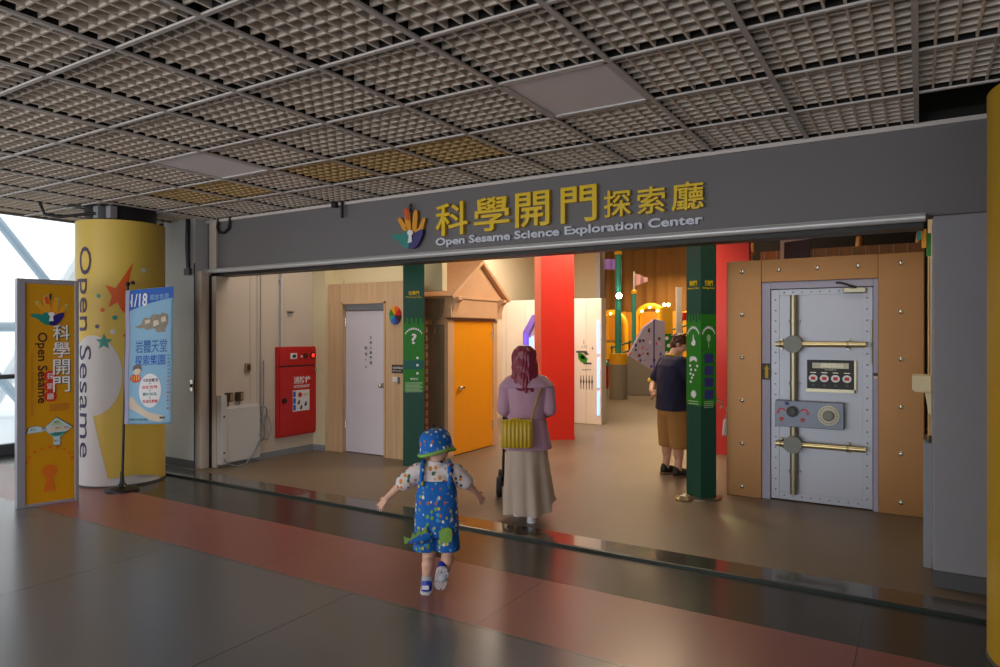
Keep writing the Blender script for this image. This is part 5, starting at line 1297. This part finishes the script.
def man():
    B = (-2.43, 7.72, .02); rz = R(-48)
    t = thing('person', 'man in navy polo shirt and khaki shorts, head bowed, one hand behind his back', 'person', B, rz)
    P = {k: Vector(v) for k, v in dict(lsh=(-.185,0,1.30), lel=(-.285,-.10,1.06), lwr=(-.13,-.19,.96), rsh=(.185,.02,1.30), rel=(.26,.17,1.06), rwr=(.25,.41,.90)).items()}
    m = MB()
    m.ell((0,0,1.14), (.175,.12,.23)); m.ell((0,0,.92), (.16,.13,.15)); m.cap((0,0,1.30), (0,.04,1.42), .064,.058)
    seg(m, [(-.09,0,1.30), P['lsh'], P['lel'], P['lwr']], [.07,.056,.044,.030]); seg(m, [(.09,0,1.30), P['rsh'], P['rel'], P['rwr']], [.07,.056,.044,.030])
    hand(m, P['lwr'], (.75,-.05,-.5), (.3,-.9,.1), (-.3,0,.9), .175, (.5,.6,.4), .0085); hand(m, P['rwr'], (.1,.75,-.5), (-.2,-.5,-.8), (-.9,.3,.3), .175, (.6,.9,.6), .0085)
    seg(m, [(-.09,0,.88),(-.10,.02,.47),(-.10,-.03,.09)], [.098,.060,.040]); m.cap((-.10,-.02,.36), (-.10,-.03,.25), .058,.046)
    seg(m, [(.09,0,.88),(.10,.06,.47),(.10,.03,.09)], [.098,.060,.040]); m.cap((.10,.02,.36), (.10,.02,.25), .058,.046)
    m.cap((-.10,-.03,.06), (-.11,.14,.04), .040,.034); m.cap((.10,.03,.06), (.12,.20,.04), .040,.034)
    rot = Matrix.Rotation(R(-30), 3, 'Z') @ Matrix.Rotation(R(-30), 3, 'X')
    T = head(m, (.01, .085, 1.505), .225, rot)
    skin(m, 'body', 'skin', t, .006, 5); face(T, .225, rot, t)
    # hair: cropped thatch
    h = MB(); q = lambda x, y, z: T(x, y, z)
    h.ell(q(0,-.06,.19), (.375*.225,.43*.225,.36*.225), rot=rot); h.ell(q(0,-.17,.0), (.33*.225,.29*.225,.36*.225), rot=rot); h.ell(q(0,.20,.34), (.27*.225,.20*.225,.14*.225), rot=rot)
    random.seed(5)
    for k in range(46):
        a = random.random()*2*PI; e = random.random()*1.4
        d = Vector((math.cos(a)*math.cos(e), math.sin(a)*math.cos(e)-.1, math.sin(e)))
        if d.y > .5 and d.z < .45: continue
        h.cap(q(d.x*.34, d.y*.40-.05, d.z*.36+.15), q(d.x*.40, d.y*.46-.06, d.z*.40+.15-.05), .018,.008, 6)
    for s in (-1, 1): h.cap(q(s*.335,.08,.12), q(s*.34,.09,-.04), .014,.008, 8)
    skin(h, 'hair', 'hair_brown', t, .005, 1)
    # polo shirt
    def cf(a, z): return 1+.02*math.sin(a*6+z*14)+.012*math.sin(a*11-z*23)
    c = MB()
    c.loft([(0,0,.755,.215,.165),(0,0,.77,.218,.168),(0,0,.88,.200,.160),(0,0,1.0,.196,.156),(0,0,1.15,.212,.152),(0,0,1.27,.208,.135),(0,.01,1.35,.140,.10),(0,.02,1.375,.09,.08)], 56, 2.4, cf)
    for k, f in (('l', .78), ('r', .82)):
        a, b = P[k+'sh'], P[k+'el']; c.cap(a*.75+Vector((0,0,1.30))*.25, a, .082,.08); c.cap(a, a.lerp(b,f), .080,.072)
    o = skin(c, 'polo_shirt', 'navy', t, .008, 4)
    for k, f in (('l', .98), ('r', 1.02)):
        a, b = P[k+'sh'], P[k+'el']; d = (b-a).normalized(); e = a.lerp(b, f)
        MB().tube([e, e+d*.022], [.074,.073], 18).build('cuff', 'cuff_yellow', o, smooth=50)
    MB().tube([(.085*math.cos(2*PI*k/20), .02+.075*math.sin(2*PI*k/20)-.0, 1.372+.018*-math.sin(2*PI*k/20)) for k in range(21)], .014, 8).build('collar', 'cuff_yellow', o, smooth=60)
    # shorts
    s = MB(); s.loft([(0,0,.70,.185,.150),(0,0,.80,.188,.150),(0,0,.92,.175,.140)], 40, 2.4, cf)
    fo = lambda a, z: 1+.035*math.sin(z*42+a*2)+.02*math.sin(a*5)
    for sg, y in ((-1,.0),(1,.045)):
        s.loft([(sg*.10,y,.325,.098,.105),(sg*.10,y,.34,.10,.108),(sg*.10,y,.45,.102,.11),(sg*.098,y*.7,.60,.105,.12),(sg*.09,0,.80,.105,.13)], 40, 2.2, fo)
    skin(s, 'shorts', 'khaki', t, .007, 2)
    for x, y, a in ((-.10,-.03,.06),(.10,.03,-.10)):
        sh = MB(); sh.cap((x,y-.02,.05), (x-a*.2,y+.16,.036), .046,.040); sh.cap((x,y-.02,.05), (x,y-.015,.09), .045,.042); sh.cap((x,y+.05,.06),(x,y+.12,.045),.042,.038)
        k = skin(sh, 'shoe', 'shoe_black', t, .006, 4)
        MB().prism(smooth_poly([(x-.048,y-.07),(x+.048,y-.07),(x+.052,y+.08),(x+.04,y+.20),(x,y+.215),(x-.04,y+.20),(x-.05,y+.08)],2), lambda u, v, w: Vector((u, v, .0+w)), .022).build('sole', 'sole_tan', k, bevel=.004)
    # bottle dangling from his right hand
    Rz = Matrix.Rotation(rz, 3, 'Z'); hp = Vector(B)+Rz@Vector((.27,.53,.80))
    b = thing('water_bottle', 'small white bottle on a strap hanging from the hand of the man in navy', 'bottle', (hp.x, hp.y, .50), rz)
    bo = MB(); bo.lathe([(.002,0),(.034,.004),(.036,.03),(.036,.17),(.022,.195),(.020,.20)], n=24); bo.v = [(p[0]+p[2]*.18-.02, p[1], p[2]) for p in bo.v]; bo.build('body', 'white', b, smooth=50)
    c = MB(); c.lathe([(.022,.20),(.022,.235),(.002,.237)], n=18); c.v = [(p[0]+p[2]*.18-.02, p[1], p[2]) for p in c.v]; c.build('lid', 'flag_pink', b, smooth=50)
    MB().tube([(.022,0,.235),(.005,.0,.28),(.0,0,.325),(.02,0,.28),(.028,0,.235)], .005, 8).build('strap', 'skin_pale', b, smooth=60)

# ================================================================== SMALL THINGS OF THE OUTER HALL
def small():
    o = MB().tube([(-7.22+.0, 5.25, 3.06), (-7.23, 5.24, 2.93), (-7.19, 5.235, 2.865), (-7.10, 5.235, 2.855), (-7.02, 5.235, 2.90), (-6.99, 5.245, 3.06)], .016, 8).build('cable_loop', 'black', smooth=60)
    tag(o, 'black cable loop hanging from the ceiling at the left end of the fascia', 'cable')
    t = thing('cable_drop', 'short black cable and box hanging before the fascia left of the hand emblem', 'cable', (-5.20, 5.22, 2.82))
    MB().tube([(.05, 0, .04), (.05, 0, .21)], .016, 8).build('cable', 'black', t, smooth=60)
    MB().box(-.09, -.03, -.02, .03, .16, .215).build('box', 'black', t, bevel=.004)
    t = thing('cable_bundle', 'bundle of dark cables hanging in the corner between fascia and left wall', 'cable', (-7.58, 5.08, 2.42))
    for k in range(4): MB().tube([(.015*k-.02, .0, .62), (.02*k-.03+.01*math.sin(k*3), -.01*k*.5, .3), (.012*k, -.005, .02)], .012, 8).build('cable', 'black', t, smooth=60)
    MB().box(-.05, .06, -.02, .02, -.06, .02).build('junction_box', 'pillar_dark', t, bevel=.004)
    t = thing('wall_latch', 'small metal latch box on the seam of the grey wall left of the opening', 'latch', (-7.49, 5.10, 1.02))
    MB().box(-.03, .025, -.03, 0, -.07, .07).build('plate', 'chrome', t, bevel=.004)
    MB().box(-.012, .01, -.045, -.03, -.02, .02).build('bolt', 'black_steel', t, bevel=.003)
    t = thing('ceiling_junction', 'small junction boxes and cables above the left yellow column', 'junction box', (-7.48, 3.98, 2.88))
    for x, y, m in ((0, 0, 'grey_metal'), (.13, .06, 'sign_frame')): MB().box(x-.05, x+.04, y-.04, y+.04, .0, .13).build('box', m, t, bevel=.006)
    MB().tube([(.0, -.04, .05), (-.1, -.14, .03), (-.24, -.28, .0), (-.34, -.38, .02), (-.36, -.42, .14)], .016, 8).build('cable', 'black', t, smooth=60)
    MB().tube([(.12, .06, .12), (-.05, .05, .16), (-.3, -.16, .15)], .02, 8).build('cable', 'black', t, smooth=60)
    t = thing('floor_uplight', 'small brass floor light at the foot of the right green post', 'lamp', (-1.97, 6.62, .02))
    MB().lathe([(.002, 0), (.075, 0), (.08, .02), (.06, .05), (.05, .05), (.045, .03), (.002, .03)], n=28).build('ring', 'gold_tube', t, smooth=40)
    MB().lathe([(.044, .03), (.03, .046), (.002, .05)], n=20).build('lens', 'lamp_off', t, smooth=60)
    t = thing('roof_hook', 'coloured tags hanging at the top right corner of the opening', 'tag', (.03, 5.9, 2.36))
    for k, m in enumerate(('teal', 'hand_orange', 'green')): MB().box(-.05+.03*k, -.02+.03*k, .02*k, .02*k+.01, -.06*k-.02, .06-.03*k+.03).build('tag', m, t, bevel=.003)

# ================================================================== LIGHT, CAMERA
def area(name, loc, size, power, col, rot=(0, 0, 0), sy=None, spread=None):
    l = bpy.data.lights.new(name, 'AREA'); l.energy = power; l.color = col; l.size = size
    if sy: l.shape = 'RECTANGLE'; l.size_y = sy
    if spread: l.spread = R(spread)
    o = bpy.data.objects.new(name, l); COL.objects.link(o); o.location = loc; o.rotation_euler = rot
    return o
def spot(name, loc, to, power, col, ang=50, blend=.4, r=.05):
    l = bpy.data.lights.new(name, 'SPOT'); l.energy = power; l.color = col; l.spot_size = R(ang); l.spot_blend = blend; l.shadow_soft_size = r
    o = bpy.data.objects.new(name, l); COL.objects.link(o); o.location = loc
    o.rotation_euler = (Vector(to)-Vector(loc)).to_track_quat('-Z', 'Y').to_euler(); return o
def lights():
    w = bpy.data.worlds.new('World'); SC.world = w; w.use_nodes = True
    N = w.node_tree.nodes; L = w.node_tree.links; bg = N['Background']
    tc = N.new('ShaderNodeTexCoord'); mp = N.new('ShaderNodeMapping'); mp.inputs['Scale'].default_value = (2, 2, 5); L.new(tc.outputs['Generated'], mp.inputs[0])
    nz = N.new('ShaderNodeTexNoise'); nz.inputs['Scale'].default_value = 2.2; nz.inputs['Detail'].default_value = 5; L.new(mp.outputs[0], nz.inputs['Vector'])
    cr = N.new('ShaderNodeValToRGB'); cr.color_ramp.elements[0].position = .35; cr.color_ramp.elements[1].position = .65
    cr.color_ramp.elements[0].color = hexc('#cfd9de')+(1,); cr.color_ramp.elements[1].color = hexc('#f3f4f3')+(1,)
    L.new(nz.outputs['Fac'], cr.inputs['Fac']); L.new(cr.outputs['Color'], bg.inputs['Color']); bg.inputs['Strength'].default_value = WORLD
    warm = (1, .78, .52); white = (1, .90, .78); cool = (.85, .92, 1)
    for n, a in LIGHTS.items():
        k = a[0]
        (area if k == 'A' else spot)(n, *a[1:])
WARM = (1, .76, .50); WHITE = (1, .88, .74); COOL = (.86, .92, 1)
WORLD = 1.9
LIGHTS = {
    'entry_light': ('A', (-6.0, 6.1, 3.55), 1.2, 24, WHITE),
    'entry_light_2': ('A', (-3.9, 6.9, 3.55), 1.4, 22, WHITE),
    'rear_fill': ('A', (-7.4, -1.2, 3.0), 1.2, 80, WHITE, (R(55), 0, 0)),  # added fill behind the camera, brightens fascia and left wall; no fixture
    'rear_fill_2': ('A', (-3.0, -1.5, 3.0), 1.2, 40, WHITE, (R(50), 0, R(8))),  # second added fill behind the camera, for the people's backs; no fixture
    'broad_rear_fill': ('A', (-5.2, -5.6, 1.35), 8.0, 190, (.95, .97, 1), (R(90), 0, 0), 2.4),  # added broad fill behind the camera to lift the ceiling; no window modelled
    'house_light': ('A', (-3.4, 8.6, 3.5), 1.2, 110, WARM, (0, R(20), 0)),
    'partition_light': ('A', (-5.6, 10.2, 3.5), 1.6, 110, WHITE),
    'hall_light': ('A', (-3.4, 12.3, 5.3), 2.0, 200, WARM),
    'hall_light_2': ('A', (-7.0, 17.0, 5.5), 3.0, 260, WARM),
    'hall_light_3': ('A', (-6.5, 20.3, 3.6), 2.0, 160, (1, .68, .32)),
    'vault_light': ('A', (-1.0, 5.9, 3.3), .8, 8, WHITE, (R(35), 0, 0)),
    'uplight_beam': ('S', (-1.72, 6.55, .10), (-.75, 5.35, .02), 18, (.75, .9, .45), 24, .5, .02),
}
def camera():
    c = bpy.data.cameras.new('Camera'); c.sensor_width = 36; c.lens = 683/1000*36; c.clip_end = 200
    o = bpy.data.objects.new('Camera', c); COL.objects.link(o); o.location = (0, 0, 1.65); o.rotation_euler = (R(90), 0, R(31.59)); SC.camera = o
    vs = SC.view_settings; vs.view_transform = 'Standard'; vs.look = 'None'; vs.gamma = 1; vs.exposure = EXPO; vs.use_curve_mapping = False
    SC.cycles.use_denoising = True; SC.cycles.max_bounces = 10; SC.cycles.diffuse_bounces = 6; SC.cycles.glossy_bounces = 4; SC.cycles.transparent_max_bounces = 12
    SC.cycles.sample_clamp_indirect = 6
EXPO = 0.

setting(); ceiling(); windows(); entrance_sign()
yellow_column('yellow_column', -7.69, 4.335, 'round yellow wrapped column with purple lettering and stars at the left', True)
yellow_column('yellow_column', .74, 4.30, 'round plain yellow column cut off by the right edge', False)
pylon(); banner(); left_wall_things(); door_wall()
green_post('green_post', 'dark green square post with one bright green panel, between white and yellow doors', (-5.39, 6.71, .02), R(38), 0)
green_post('green_post', 'dark green square post with two bright green panels, left of the vault wall', (-1.86, 6.86, .02), R(58), 1)
playhouse(); red_column(); partition(); vault(); far_hall(); boy(); woman(); man(); small()
lights(); camera()
